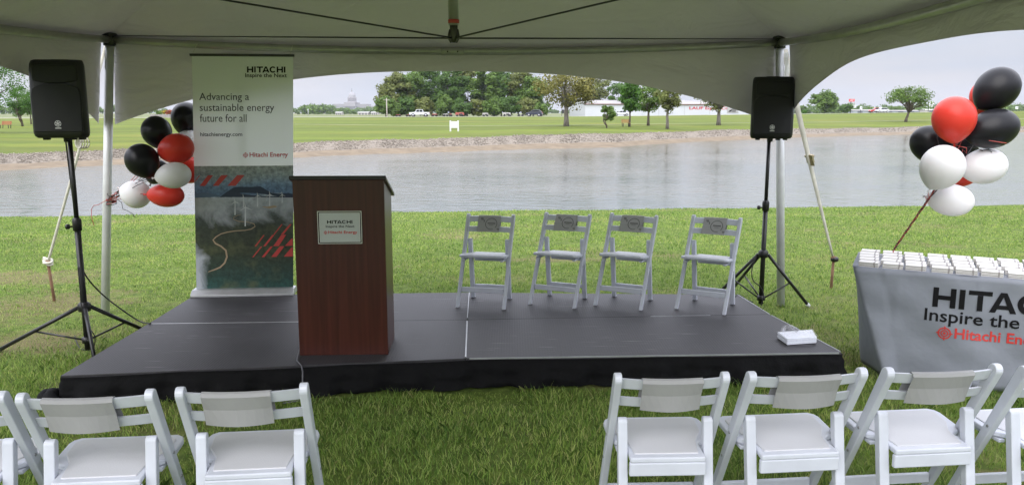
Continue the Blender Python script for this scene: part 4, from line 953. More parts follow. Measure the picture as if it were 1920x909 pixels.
# fog: a band under the hills and a patch low at the left
fg = n.new('ShaderNodeTexNoise'); fg.inputs['Scale'].default_value = 4.2; fg.inputs['Detail'].default_value = 7; fg.inputs['Roughness'].default_value = .6; fg.inputs['Distortion'].default_value = .6; l.new(t.outputs['Object'], fg.inputs['Vector'])
hb = n.new('ShaderNodeMapRange'); l.new(hz.outputs[0], hb.inputs['Value']); hb.inputs['From Min'].default_value = .44; hb.inputs['From Max'].default_value = .66; hb.inputs['To Min'].default_value = -.25; hb.inputs['To Max'].default_value = .15
hx = n.new('ShaderNodeMapRange'); l.new(sx_.outputs['X'], hx.inputs['Value']); hx.inputs['From Min'].default_value = .03; hx.inputs['From Max'].default_value = .26; hx.inputs['To Min'].default_value = .26; hx.inputs['To Max'].default_value = -.3
hl = n.new('ShaderNodeMapRange'); l.new(hz.outputs[0], hl.inputs['Value']); hl.inputs['From Min'].default_value = .28; hl.inputs['From Max'].default_value = .42; hl.inputs['To Min'].default_value = 0; hl.inputs['To Max'].default_value = -.4
s3 = n.new('ShaderNodeMath'); s3.operation = 'ADD'; l.new(hx.outputs[0], s3.inputs[0]); l.new(hl.outputs[0], s3.inputs[1])
s4 = n.new('ShaderNodeMath'); s4.operation = 'MAXIMUM'; l.new(s3.outputs[0], s4.inputs[0]); l.new(hb.outputs[0], s4.inputs[1])
s5 = n.new('ShaderNodeMath'); s5.operation = 'ADD'; l.new(fg.outputs['Fac'], s5.inputs[0]); l.new(s4.outputs[0], s5.inputs[1])
fr_ = n.new('ShaderNodeMapRange'); l.new(s5.outputs[0], fr_.inputs['Value']); fr_.inputs['From Min'].default_value = .47; fr_.inputs['From Max'].default_value = .76
cap_ = n.new('ShaderNodeMath'); cap_.operation = 'LESS_THAN'; l.new(hz.outputs[0], cap_.inputs[0]); cap_.inputs[1].default_value = .745
fz = n.new('ShaderNodeMath'); fz.operation = 'MULTIPLY'; l.new(fr_.outputs[0], fz.inputs[0]); l.new(cap_.outputs[0], fz.inputs[1])
mf = n.new('ShaderNodeMixRGB'); l.new(fz.outputs[0], mf.inputs[0]); l.new(sv.outputs[0], mf.inputs[1]); mf.inputs[2].default_value = (.42, .45, .50, 1); l.new(mf.outputs[0], b.inputs['Base Color'])
def cloth_part(t0, t1, name, m):
    G = [[bf(j / 12, t0 + (t1 - t0) * i / 16) for j in range(13)] for i in range(17)]
    return MB().grid(G).build(name, m, ban, fix=False)
ink_soft = mat('ink_soft', (.03, .03, .035), .6)
up_ = cloth_part(0, SPL, 'cloth_top', m_cloth); lo_ = cloth_part(SPL, 1, 'cloth_picture', m_pic)
lt = MB(); fn = lambda p, q: bf(p, 1 - q, .0025)         # p across, q = height fraction
def tx(v): return 1 - (v - 101) / 444.0                  # photo row on the cloth -> height fraction
def ux(u, v): e0 = 358 + (v - 101) / 444 * 11; return (u - e0) / 185.5
wide_caps(lt, ux(459, 125), tx(131), 71 / 186, 11 / 444, fn, 0)
put_text(lt, 'Inspire the Next', ux(456, 137), tx(142), 77 / 186, 9.5 / 444, fn, .012, 0)
lt.build('wordmark', [ink], up_, fix=False); lt = MB()
put_text(lt, 'Advancing a', ux(372, 177), tx(186.5), 92 / 186, 17.5 / 444, fn, 0, 2)
put_text(lt, 'sustainable energy', ux(373, 197), tx(207.0), 138 / 186, 18 / 444, fn, 0, 2)
put_text(lt, 'future for all', ux(373.5, 217), tx(223), 86.5 / 186, 14.5 / 444, fn, 0, 2)
lt.build('headline', [ink, red_ink, ink_soft], up_, fix=False); lt = MB()
put_text(lt, 'hitachienergy.com', ux(374.5, 247), tx(252), 78 / 186, 9.5 / 444, fn, .012, 2)
lt.build('web_address', [ink, red_ink, ink_soft], up_, fix=False); lt = MB()
put_text(lt, 'Hitachi Energy', ux(466.5, 286), tx(292), 72 / 186, 11.5 / 444, fn, .018, 1)
emblem(lt, ux(459, 286), tx(285.8), .026, lambda p, q: bf(p, 1 - q, .0025) if False else bf(ux(459, 286) + (p - ux(459, 286)) * 1.0, 1 - (tx(285.8) + (q - tx(285.8)) * (BW / BH)), .0025), 1)
lt.build('company_name', [ink, red_ink], up_, fix=False)
pt = MB()
pic = lambda X, Y, lift=.0025: bf((X - 33) / 648.0 if Y < 60 else (X - (30 + 12 * (Y - 20) / 840)) / 642.0, SPL + (Y - 20) / 840.0 * (1 - SPL), lift)
def poly(P, m, lift=.0025): pt.add([pic(x, y, lift) for x, y in P], [tuple(range(len(P)))], m)
poly([(36, 205), (80, 196), (120, 200), (170, 212), (210, 226), (36, 234)], 4, .0014)
poly([(195, 230), (240, 196), (285, 166), (330, 160), (400, 163), (460, 159), (495, 180), (530, 204), (590, 212), (640, 206), (676, 214), (676, 238), (420, 232)], 3, .0017)
for P in ([(36, 120), (62, 84), (70, 82), (38, 124)], [(66, 153), (120, 82), (154, 82), (101, 153)], [(152, 153), (206, 82), (249, 82), (188, 153)], [(246, 153), (310, 82), (357, 82), (300, 153)],
          [(548, 490), (600, 420), (608, 420), (556, 490)], [(598, 490), (655, 420), (668, 420), (615, 490)],
          [(425, 570), (482, 493), (490, 493), (435, 570)], [(482, 570), (540, 493), (555, 493), (497, 570)], [(548, 570), (600, 493), (632, 493), (585, 570)], [(625, 570), (668, 520), (676, 520), (676, 570)],
          [(410, 645), (465, 572), (475, 572), (418, 645)], [(472, 645), (530, 572), (545, 572), (490, 645)], [(535, 645), (592, 572), (622, 572), (570, 645)], [(618, 645), (670, 580), (678, 580), (678, 645)]): poly(P, 1, .0035)
path_ = [(120, 742, 5), (160, 728, 9), (198, 712, 11), (228, 682, 11), (243, 640, 12), (236, 595, 11), (205, 566, 10), (168, 546, 11), (152, 522, 9), (172, 500, 8), (205, 480, 7), (250, 468, 7), (300, 461, 6), (360, 458, 6), (402, 450, 6), (428, 432, 5), (420, 414, 5), (380, 402, 4), (320, 396, 4), (288, 382, 4), (287, 368, 3), (308, 356, 3), (335, 350, 2)]
L_pts, R_pts = [], []
for i, (x, y, w) in enumerate(path_):
    x0_, y0_, _ = path_[max(i-1, 0)]; x1_, y1_, _ = path_[min(i+1, len(path_)-1)]; dx, dy = x1_-x0_, y1_-y0_; q_ = math.hypot(dx, dy); L_pts.append((x - dy/q_*w*.5, y + dx/q_*w*.5)); R_pts.append((x + dy/q_*w*.5, y - dx/q_*w*.5))
for i in range(len(path_) - 1): poly([L_pts[i], L_pts[i+1], R_pts[i+1], R_pts[i]], 2, .0022)
poly([(470, 296), (520, 300), (560, 305), (572, 296), (550, 290), (565, 302), (520, 310), (480, 302)], 2, .0022)
for (x, yb, yt, bl) in ((296, 352, 262, 34), (363, 430, 300, 52), (350, 300, 232, 26), (443, 297, 222, 26), (522, 293, 215, 32), (603, 273, 218, 26)):
    w = 2 + bl * .05; poly([(x - w, yb), (x + w, yb), (x + w * .6, yt), (x - w * .6, yt)], 5, .003)
    for a in (R(100), R(215), R(335)):
        ca, sa = math.cos(a), math.sin(a); poly([(x - sa * w * .8, yt - ca * w * .8), (x + ca * bl, yt - sa * bl), (x + sa * w * .8, yt + ca * w * .8)], 5, .003)
pt.build('print', [ink, mat('stripe_red', (.50, .05, .045), .45), mat('print_path', (.36, .27, .17), .5), mat('print_hill', (.02, .035, .075), .5), mat('print_hill_far', (.09, .15, .25), .5), mat('print_white', (.6, .63, .66), .5)], lo_, fix=False)
for s in (.01, .97):
    q = bf(s, 0); MB().tube([(q[0], q[1], q[2] + .02), (q[0] + .006, q[1] + .12, q[2] + .105), (q[0] + .006, q[1] + .19, q[2] + .075)], .0025, 6).build('hanging_cord', rope_m, ban, fix=False)

# ------------------------------------------------------------------ folding chairs
def capsule(p0, p1, w, r0=True, r1=True, w1=None):
    """outline of a bar from p0 to p1 in a plane, half-width w (w1 at the far end), rounded ends"""
    w1 = w1 or w; d = (Vector(p1) - Vector(p0)).normalized(); nrm = Vector((-d.y, d.x)); P = []
    a0, a1 = Vector(p0), Vector(p1)
    if r0: P += [a0 + w * (nrm * math.cos(a) - d * math.sin(a)) for a in np.linspace(0, math.pi, 7)]
    else: P += [a0 + nrm * w, a0 - nrm * w]
    if r1: P += [a1 + w1 * (-nrm * math.cos(a) + d * math.sin(a)) for a in np.linspace(0, math.pi, 9)]
    else: P += [a1 - nrm * w1, a1 + nrm * w1]
    return [(p.x, p.y) for p in P]
yz = lambda p, q, a: (a, p, q)
def frame_y(z): return .205 - .42 * z / .78
def make_chair():
    o = thing('folding_chair', 'chair', 'chair')
    for sx in (-1, 1):
        P = capsule((.205, .0), (frame_y(.757), .757), .019, False, True, .025); P[0] = (P[0][0], 0.0); P[1] = (P[1][0], 0.0)
        a, b = (sx * .1945, sx * .2235)
        fl = MB().prism(P, min(a, b), max(a, b), yz).build('front_leg', white_resin, o, bevel=.004)
        for z in (.47, .34): MB().lathe([(.0005, -.0015), (.006, -.0015), (.006, .0015), (.0005, .0015)], 10, Matrix.Translation((sx * .2245, frame_y(z), z)) @ Matrix.Rotation(R(90), 4, 'Y')).build('bolt', steel, fl)
        P = capsule((-.205, 0), (-.112, .548), .017, False, True, .019); P[0] = (P[0][0], 0.0); P[1] = (P[1][0], 0.0)
        a, b = sx * .153, sx * .191
        MB().prism(P, min(a, b), max(a, b), yz).build('rear_leg', white_resin, o, bevel=.004)
    for z, hh in ((.735, .024), (.648, .022)):        # two bowed back slats
        N = 12; G = []
        for j in range(N + 1):
            s = -1 + 2 * j / N; x = s * .194; bow = -.030 * (1 - s * s)
            y = frame_y(z) + .004 + bow; ll = .5385 * hh
            G.append([(x, y - .009 + ll * -1, z + hh), (x, y + .009 - ll, z + hh), (x, y + .009 + ll, z - hh), (x, y - .009 + ll, z - hh), (x, y - .009 - ll, z + hh)])
        mb = MB().grid(G, smooth=False)
        mb.build('back_slat', white_resin, o, bevel=.004)
    # seat: wide in front of the frames, narrower between the rear legs
    def seat_outline(g, rear=-.195, front=.160):
        pts = [(-.150 + g, rear + g), (.150 - g, rear + g), (.150 - g, -.075 + g*.3), (.188 - g, -.045), (.210 - g, .0), (.212 - g, front - .045), (.203 - g, front - .018), (.180 - g, front - g), (-.180 + g, front - g), (-.203 + g, front - .018), (-.212 + g, front - .045), (-.210 + g, .0), (-.188 + g, -.045), (-.150 + g, -.075 + g*.3)]
        return pts
    st = MB().prism(seat_outline(0), .424, .446, lambda p, q, a: (p, q, a + .085 * q)).build('seat', white_resin, o, bevel=.006, seg=3)
    pad = [(-.128, -.165), (.128, -.165), (.142, -.06), (.182, .02), (.186, .112), (.160, .137), (-.160, .137), (-.186, .112), (-.182, .02), (-.142, -.06)]
    MB().prism(pad, .440, .4505, lambda p, q, a: (p, q, a + .085 * q)).build('seat_pad', seat_vinyl, st, bevel=.004, seg=2)
    MB().box((0, -.184, .380), (.304, .022, .056)).build('seat_rail', white_resin, o, bevel=.005)
    for sx in (-1, 1): MB().box((sx * .172, .03, .409), (.026, .2, .016)).build('seat_bracket', white_resin, o, bevel=.004)
    MB().box((0, frame_y(.145), .145), (.386, .020, .046)).build('stretcher', white_resin, o, bevel=.005)
    MB().box((0, -.186, .115), (.305, .018, .034)).build('stretcher', white_resin, o, bevel=.005)
    return o
proto = make_chair()
def sheet_paper(front, back, w, x0, seed, flare):
    """a sheet folded over the top slat: hangs front (facing side) and back"""
    rg = np.random.default_rng(seed); G = []
    for j in range(9):
        s = j / 8; x = x0 + (s - .5) * w; bow = -.030 * (1 - (x / .194) ** 2); row = []
        fl = flare * (1 - abs(2*s - 1) ** 1.6)
        zt_ = .7605; yt = frame_y(zt_) + bow + .004
        L = [(.026 - (.5385 * -front) * .9 + .004, zt_ - front), (.022 + .5385 * front * .5, zt_ - front * .5), (.016, zt_ - .010), (.010, zt_ + .001), (0, zt_ + .0045), (-.012, zt_ + .001), (-.017, zt_ - .012), (-.018 + .5385 * back * .4 - fl * .35, zt_ - back * .5), (-.020 + .5385 * back * .72 - fl, zt_ - back)]
        for dy, z in L: row.append((x + rg.normal() * .0005, yt + dy, z))
        G.append(row)
    return MB().grid(G, smooth=False)
stage_chairs = [((-.217, 6.53), 168, 'white folding chair alone at the lectern end of the stage row, straddling the seam'), ((.403, 6.594), 157, 'second white folding chair from the lectern on the stage'),
                ((.948, 6.54), 154, 'third white folding chair from the lectern on the stage'), ((1.60, 6.40), 150, 'white folding chair on the stage nearest the right speaker stand')]
front_chairs = [((.61, 3.175), 2, 1.0, 'white folding chair facing the stage, on the aisle of the right block'), ((1.133, 3.21), 6, 1.08, 'white folding chair facing the stage, second from the aisle in right block'),
                ((1.69, 3.26), 6, 1.09, 'white folding chair facing the stage, third from the aisle in right block'), ((2.24, 3.28), 6, 1.08, 'white folding chair facing the stage, cut off by the right picture edge'),
                ((-1.015, 3.03), 6, 1.06, 'white folding chair facing the stage, on the aisle of the left block'), ((-1.555, 2.965), 5.5, 1.06, 'white folding chair facing the stage, second from the aisle in left block'),
                ((-2.08, 2.94), 6, 1.06, 'white folding chair facing the stage, cut off by the left picture edge')]
first = True
def place_chair(loc, z, rz, sc, label, group):
    global first
    c = proto if first else copy_tree(proto); first = False
    c.location = (loc[0], loc[1], z); c.rotation_euler = (0, 0, R(rz)); c.scale = (sc, min(sc, 1), min(sc, 1)); tag(c, label, 'chair', group); return c
ordn = ['nearest the lectern', 'second from the lectern', 'third from the lectern', 'nearest the right speaker stand']
mark_m = mat('print_mark', (.06, .06, .06), .8)
for i, (p, a, lb) in enumerate(stage_chairs):
    place_chair(p, ZS + .002, a, .93, lb, 'folding chairs in a row on the stage')
    s = tag(sheet_paper(.135, .12, .205, .012, i, .004).build('reserved_card', paper_print, fix=False, solid=.0012), f'grey printed card with a ring emblem over the chair {ordn[i]}', 'card', 'printed cards on the stage chairs')
    s.location = (p[0], p[1], ZS + .002); s.rotation_euler = (0, 0, R(a)); s.scale = (.93,) * 3
    mk = MB()                                             # ring emblem, word bar and small marks on the facing side
    def onc(x, q):                                        # q: distance below the fold on the facing flap
        z = .7605 - q; bow = -.030 * (1 - (x / .194) ** 2); return (x, frame_y(.7605) + bow + .004 + np.interp(q, [.0, .01, .0675, .135], [.012, .016, .022 + .5385*.0675, .030 + .5385 * .1215]) + .003, z)
    for kk in range(26):
        a0_, a1_ = 2*math.pi*kk/26, 2*math.pi*(kk+1)/26
        if 8 <= kk <= 9: continue
        mk.add([onc(-.01 + r_ * 1.15 * math.cos(t_), .066 + r_ * math.sin(t_)) for r_, t_ in ((.044, a0_), (.048, a0_), (.048, a1_), (.044, a1_))], [(0,1,2,3)])
    def bar_(x0_, x1_, q0, q1): mk.add([onc(x0_, q1), onc(x1_, q1), onc(x1_, q0), onc(x0_, q0)], [(0,1,2,3)])
    for q_ in range(8): bar_(-.046 + q_*.009, -.0395 + q_*.009, .056, .066)
    bar_(-.03, .01, .074, .077); bar_(-.09, -.066, .104, .109); bar_(-.09, -.07, .113, .116); bar_(.068, .092, .018, .026); bar_(.062, .086, .030, .034); bar_(.056, .062, .034, .052)
    mk.build('mark', mark_m, s, fix=False)
sd = ['the aisle chair of the right block', 'the second chair from the aisle, right block', 'the third chair from the aisle, right block', None, 'the aisle chair of the left block', 'the second chair from the aisle, left block', None]
for i, (p, a, sc_, lb) in enumerate(front_chairs):
    place_chair(p, 0, a, sc_, lb, 'folding chairs facing the stage')
    if sd[i]:
        s = tag(sheet_paper(.13, .135, .235, (.0, .0, -.012, 0, -.018, -.022, 0)[i], 30 + i, .020).build('reserved_sheet', paper, fix=False, solid=.0012), f'blank pale paper sheet folded over {sd[i]}', 'paper sheet', 'paper sheets over the front chairs')
        s.location = (p[0], p[1], 0); s.rotation_euler = (0, 0, R(a)); s.scale = (sc_, 1, 1)
# ------------------------------------------------------------------ loudspeakers on tripod stands
def rrect(w, d, r, dback, n=5):
    """rounded trapezoid plan: front width w at -y, back width dback at +y"""
    P = []
    for cx_, cy_, a0 in ((w/2 - r, -d/2 + r, -90), (dback/2 - r, d/2 - r, 0), (-dback/2 + r, d/2 - r, 90), (-w/2 + r, -d/2 + r, 180)):
        for i in range(n + 1):
            a = R(a0 + 90 * i / n); P.append((cx_ + r * math.cos(a), cy_ + r * math.sin(a)))
    return P
badge_m = mat('badge_silver', (.55, .55, .56), .35, .6)
gloss_black = mat('gloss_black', (.008, .008, .009), .22)
def loudspeaker(label, loc, rz):
    o = thing('loudspeaker', label, 'loudspeaker', loc, rz); w, d, h = .355, .27, .527
    G = []
    for z, k, dy in ((.0, .90, .008), (.012, .97, .003), (.035, 1.0, 0), (h * .5, 1.0, 0), (h - .07, .985, .006), (h - .03, .97, .010), (h - .008, .93, .014), (h, .86, .018)):
        P = rrect(w * k, d * k, .045, .24 * k); G.append([(x, y + dy, z) for x, y in P + P[:1]])
    b = MB().grid(G); nP = len(G[0]); b.add(G[0][:-1], [tuple(range(nP - 1))]); b.add(G[-1][:-1], [tuple(range(nP - 1))])
    b.build('cabinet', black_plastic, o)
    yf = -d/2
    fn = lambda p, q, a: (p, a, q)
    low = [(-.155, .04), (.155, .04), (.160, .28)] + [(.16 * math.cos(t), .315 + .055 * math.sin(t)) for t in np.linspace(.35, math.pi - .35, 10)] + [(-.160, .28)]
    MB().prism(low, yf - .008, yf + .012, fn).build('grille', black_grille, o, bevel=.008, seg=3)
    MB().prism([(-.145, .385), (-.06, .368), (.06, .368), (.145, .385), (.145, .475), (.12, .49), (-.12, .49), (-.145, .475)], yf - .002, yf + .018, fn).build('horn', black_grille, o, bevel=.012, seg=3)
    bd = MB(); yb = yf - .0095; cx_, cz_ = 0.0, .098
    for i in range(24):
        a, b2 = 2*math.pi*i/24, 2*math.pi*(i+1)/24
        bd.add([(cx_ + r_*math.cos(t_), yb, cz_ + r_*math.sin(t_)) for r_, t_ in ((.0175, a), (.021, a), (.021, b2), (.0175, b2))], [(0,1,2,3)])
    for i in range(6):
        t_ = R(90 + 60 * i); c, s = math.cos(t_), math.sin(t_)
        bd.add([(cx_ + a*c - q*s, yb, cz_ + a*s + q*c) for a, q in ((0, -.0022), (.0165, -.0030), (.0165, .0030), (0, .0022))], [(0,1,2,3)])
    bd.add([(cx_ + a, yb, cz_ + q) for a, q in ((-.019, -.034), (.019, -.034), (.019, -.027), (-.019, -.027))], [(0,1,2,3)])
    bd.build('badge', badge_m, o, fix=False)
    for sx in (-.11, 0.06, .12): MB().box((sx, -.06, -.006), (.036, .05, .016)).build('foot', rubber, o, bevel=.004)
    MB().lathe([(.024, -.03), (.026, .004)], 14).build('pole_socket', black_plastic, o)
    MB().box((0, .0, h - .004), (.12, .05, .02)).build('handle', black_plastic, o, bevel=.006)
    return o
def tripod(label, c, feet, z_top, hub, brace_z, white_tip=False):
    o = thing('speaker_stand', label, 'stand', (c[0], c[1], 0)); L = lambda p: (p[0] - c[0], p[1] - c[1], p[2])
    MB().tube([(0, 0, .035), (0, 0, z_top * .62)], .0215, 14).build('lower_tube', black_metal, o, fix=False)
    MB().tube([(0, 0, z_top * .60), (0, 0, z_top + .03)], .0165, 14).build('upper_tube', black_metal, o, fix=False)
    cl = MB().lathe([(.018, -.05), (.03, -.045), (.031, .03), (.024, .045), (.018, .05)], 16, Matrix.Translation((0, 0, z_top * .62))).build('collar', black_plastic, o)
    kn = Matrix.Translation((-.052, -.01, z_top * .61)) @ Matrix.Rotation(R(90), 4, 'Y'); MB().lathe([(.006, .03), (.006, 0), (.018, -.002), (.02, -.02), (.012, -.026)], 12, kn).build('knob', black_plastic, cl)
    MB().lathe([(.022, -.035), (.042, -.03), (.045, .02), (.03, .035), (.022, .04)], 16, Matrix.Translation((0, 0, hub))).build('hub', black_plastic, o)
    MB().lathe([(.022, -.025), (.036, -.02), (.036, .02), (.022, .025)], 16, Matrix.Translation((0, 0, brace_z))).build('lower_collar', black_plastic, o)
    for f in feet:
        p = Vector(L((f[0], f[1], .012))); d = Vector((p.x, p.y, 0)).normalized(); top = d * .045 + Vector((0, 0, hub - .005))
        lg = MB().tube([top, p], .0145, 10).build('leg', black_metal, o, fix=False)
        q = top.lerp(p, .55); MB().tube([d * .03 + Vector((0, 0, brace_z)), q], .0075, 8).build('brace', black_metal, o, fix=False)
        MB().tube([top.lerp(p, .97), p + (p - top).normalized() * .012], .018, 10).build('rubber_foot', white_paint if white_tip else rubber, lg, fix=False)
    return o
cL = (-3.155, 5.75)
tripod('black tripod speaker stand on the grass left of the stage', cL, [(-3.86, 5.80), (-2.93, 5.42), (-2.90, 6.26)], 1.57, .36, .11)
pL = at(120, 256, 5.90)
loudspeaker('black loudspeaker on the tripod stand left of the stage', (cL[0] + .040, cL[1] - .10, 1.60), R(9))
cR = tuple(gz(1426, 576))[:2]
tripod('black tripod speaker stand on the grass behind the right end of the stage', cR, [(2.745, 7.225), (1.93, 7.50), (2.20, 7.85)], 1.52, .50, .09, True)
loudspeaker('black loudspeaker on the tripod stand right of the stage', (cR[0] - .025, cR[1] - .10, 1.550), R(-12))
def cable(label, pts, r=.0055, m=None, name='cable'):
    o = thing(name, label, 'cable', tuple(pts[0])); a = np.array(pts[0])
    P = [Vector(tuple(np.array(p) - a)) for p in pts]; S = []
    for i in range(len(P) - 1):                           # Catmull-Rom through the points
        p0, p1, p2, p3 = P[max(i-1, 0)], P[i], P[i+1], P[min(i+2, len(P)-1)]
        for t in np.linspace(0, 1, 8, endpoint=False): S.append(.5 * ((2*p1) + (p2-p0)*t + (2*p0-5*p1+4*p2-p3)*t*t + (3*p1-p0-3*p2+p3)*t**3))
    S.append(P[-1]); MB().tube(S, r, 8).build('wire', m or rubber, o, fix=False); return o
cable('black cable drooping from the left speaker stand to the stage corner', [at(123, 262, 5.77), at(133, 345, 5.77), at(143, 420, 5.77), at(149, 478, 5.78), at(160, 515, 5.9), at(190, 550, 6.10), at(228, 580, 6.15), at(262, 602, 6.2), gz(282, 606, .012 + ZS)])
cable('thin black cable looping round the foot of the left speaker stand', [at(146, 500, 5.72), at(150, 540, 5.70), at(153, 575, 5.68), at(165, 610, 5.68), at(178, 632, 5.70), gz(172, 655, .01), gz(150, 652, .01), gz(140, 630, .01)], .004)
cable('thin black cable hanging beside the hub of the right speaker stand', [at(1419, 476, 7.12), at(1410, 505, 7.1), at(1412, 525, 7.1), at(1426, 538, 7.1), at(1432, 555, 7.1), at(1427, 572, 7.1)], .005)
cable('black cable curling over the back corner of the stage by the right stand', [gz(1412, 566, .02), gz(1400, 562, .03), at(1392, 556, 6.9), at(1384, 553, 6.86), gz(1378, 556, ZS + .006)], .005)

# ------------------------------------------------------------------ table under a printed cloth
A, e2, n2 = np.array([2.312, 5.302]), np.array([.894, -.447]), np.array([.447, .894])
TLEN, TD, TH_ = 1.86, .62, .742
def tp(e, nn, z): p = A + e2 * e + n2 * nn; return (p[0], p[1], z)
tang = math.atan2(e2[1], e2[0])
tb = thing('folding_table', 'folding table hidden beneath the grey printed cloth', 'table', tp(TLEN/2, TD/2, 0), tang)
MB().box((0, 0, TH_ - .022), (TLEN - .03, TD - .03, .04)).build('tabletop', mat('table_top', (.5, .5, .48), .5), tb, bevel=.008)
for sx in (-1, 1):
    for sy in (-1, 1): MB().tube([(sx * .72, sy * .22, 0), (sx * .72, sy * .22, TH_ - .04)], .014, 10).build('leg', steel, tb, fix=False)
m_tc = mat('table_cloth', (.215, .23, .265), .6, bump=.7, bscale=4, spec=.35)
def cloth_front(e, z):
    k = 1 - z / TH_
    nn = -.012 - .02 * k + k * (.016 * math.sin(e * 6.5 + .6) + .010 * math.sin(e * 13 + 2)) + .0025 * math.sin(e * 16 + z * 21) + .002 * math.sin(e * 7 - z * 30 + 1) - .007 * sum(math.exp(-abs(e - q_) / .012) for q_ in (.27, .74, 1.2)) * .6 + .010 * math.sin(e * 9 + z * 6) * math.sin(z * 9 + e * 3) * k * (1 - k) * 2
    return nn
def cloth_pt(q, z):
    """q runs from the far left-hand edge round the corner and along the front"""
    k = 1 - z / TH_
    C = [(-.014 + .055 * k, TD + .01 - .03 * k), (-.014 + .07 * k, TD * .75 - .03 * k), (-.016 + .09 * k, TD * .5 - .03 * k), (-.016 + .13 * k, TD * .28), (-.016 + .20 * k, TD * .12 - .03 * k), (-.006 + .235 * k, .004 - .05 * k), (.04 + .22 * k, cloth_front(.25, z) - .03 * k), (.16 + .14 * k, cloth_front(.3, z) - .012 * k)]
    if q <= 7:
        i = min(int(q), 6); t = q - i
        P = [np.array(C[max(i-1, 0)]), np.array(C[i]), np.array(C[i+1]), np.array(C[min(i+2, 7)])]
        v = .5 * ((2*P[1]) + (P[2]-P[0])*t + (2*P[0]-5*P[1]+4*P[2]-P[3])*t*t + (3*P[1]-P[0]-3*P[2]+P[3])*t**3)
        return tp(v[0], v[1], z)
    s = (q - 7) / 13; e = .16 + .14 * k * (1 - s) + (TLEN + .01 - .16) * s
    return tp(e, cloth_front(e, z), z)
qs = np.concatenate([np.arange(0, 7, .25), np.linspace(7, 20, 90)])
G = []
for i in range(22):
    f = i / 21; row = []
    for q in qs:
        e_ = .16 + (TLEN - .15) * max(0, (q - 7) / 13)
        zb = .022 + (.030 * math.exp(-((e_ - .56) / .10) ** 2) * (q > 7)) + .006 * math.sin(q * 2.1)
        z = TH_ + .006 + (zb - TH_ - .006) * f; row.append(cloth_pt(q, min(z, TH_)) if i else tuple(list(cloth_pt(q, TH_))[:2]) + (TH_ + .004,))
        row[-1] = (row[-1][0], row[-1][1], z)
    G.append(row)
cb = MB().grid(G)
cb.grid([[tp(e, nn, TH_ + .006 + .0008 * math.sin(e * 20 + nn * 31)) for nn in np.linspace(-.012, TD + .01, 9)] for e in np.linspace(-.014, TLEN + .01, 26)])
# a fold of cloth lying loose on the grass at the front
cb.grid([[tp(.42 + .30 * s + .02 * math.sin(t * 3), -.05 - .075 * t + .02 * math.sin(s * 9), .02 + .045 * math.sin(t * math.pi) * (1 + .4 * math.sin(s * 7))) for t in np.linspace(0, 1, 7)] for s in np.linspace(0, 1, 16)])
tc_ = thing('tablecloth', 'grey printed cloth draped over the table, black and red lettering on its front', 'tablecloth', tp(0, 0, 0))
ctr_ = np.array(tp(0, 0, 0)); cb.v = [tuple(np.array(v) - ctr_) for v in cb.v]
cb.build('cloth', m_tc, tc_, fix=False, solid=.0015)
lt = MB()
def fn(p, q): P = np.array(tp(p, cloth_front(p, q) - .004, q)) - ctr_; return tuple(P)
def dense(mb, seg=.03):                                  # split long faces so that print follows the folds
    return mb
wide_caps(lt, .48, .530, .80, .128, fn, 0)
put_text(lt, 'Inspire the Next', .44, .412, .83, .105, fn, .012, 0)
put_text(lt, 'Hitachi Energy', .62, .318, .54, .088, fn, .02, 1)
emblem(lt, .562, .365, .043, fn, 1)
lt.build('lettering', [ink, red_ink], tc_, fix=False)
cr2 = MB()                                               # pressed fold lines of the cloth
rg = np.random.default_rng(21)
box_m = mat('box_white', (.60, .58, .555), .55, var=.04, vscale=30); box_gap = mat('box_gap', (.05, .045, .04), .7); band_m = mat('box_band', (.30, .28, .27), .6)
def gift_box():
    b = MB(); w, d, h = .122, .094, .0162
    b.box((0, 0, .0036), (w, d, .0068), m=0).box((0, 0, h - .0037), (w, d, .0068), m=0).box((0, 0, h/2), (w - .006, d - .006, .0030), m=1)
    o = b.build('small_box', [box_m, box_gap], None, bevel=.0015)
    MB().box((w * .30, 0, h/2), (.010, d + .0012, h + .0012)).build('band', band_m, o, bevel=.0006)
    return o
gb = None
rows_ = ['front', 'second', 'third', 'fourth', 'back']; colw = ['first', 'second', 'third', 'fourth', 'fifth', 'sixth', 'seventh', 'eighth', 'ninth', 'tenth']
for r_ in range(5):
    for c_ in range(10):
        if r_ == 0 and c_ > 8: continue
        ex = .085 + c_ * .1435 + r_ * -.004 + rg.normal() * .004; nx = .055 + r_ * .122 + rg.normal() * .004
        lean_ = rg.normal() * .03 - .04; nb_ = 2
        for k in range(nb_):
            if gb is None: gb = gift_box(); o = gb
            else: o = copy_tree(gb)
            o.location = tp(ex + rg.normal() * .0015, nx + rg.normal() * .0015, TH_ + .0075 + k * .0168); o.rotation_euler = (0, 0, tang + lean_ + rg.normal() * .02)
            rw = f'{rows_[r_]} row' if r_ not in (0, 4) else f'{rows_[r_]} row'
            tag(o, f'{["lower", "upper" if nb_ == 2 else "middle", "topmost"][k]} small white box of {colw[c_]} stack from left, {rw} on cloth', 'box', 'small white boxes stacked on the table')

def clear_wrap():
    m = mat('clear_wrap', (.85, .86, .9), .12, bump=.6, bscale=70); n, l = m.node_tree.nodes, m.node_tree.links
    t = n.new('ShaderNodeBsdfTransparent'); x = n.new('ShaderNodeMixShader'); x.inputs[0].default_value = .78
    l.new(n['Principled BSDF'].outputs[0], x.inputs[1]); l.new(t.outputs[0], x.inputs[2]); l.new(x.outputs[0], n['Material Output'].inputs['Surface']); return m
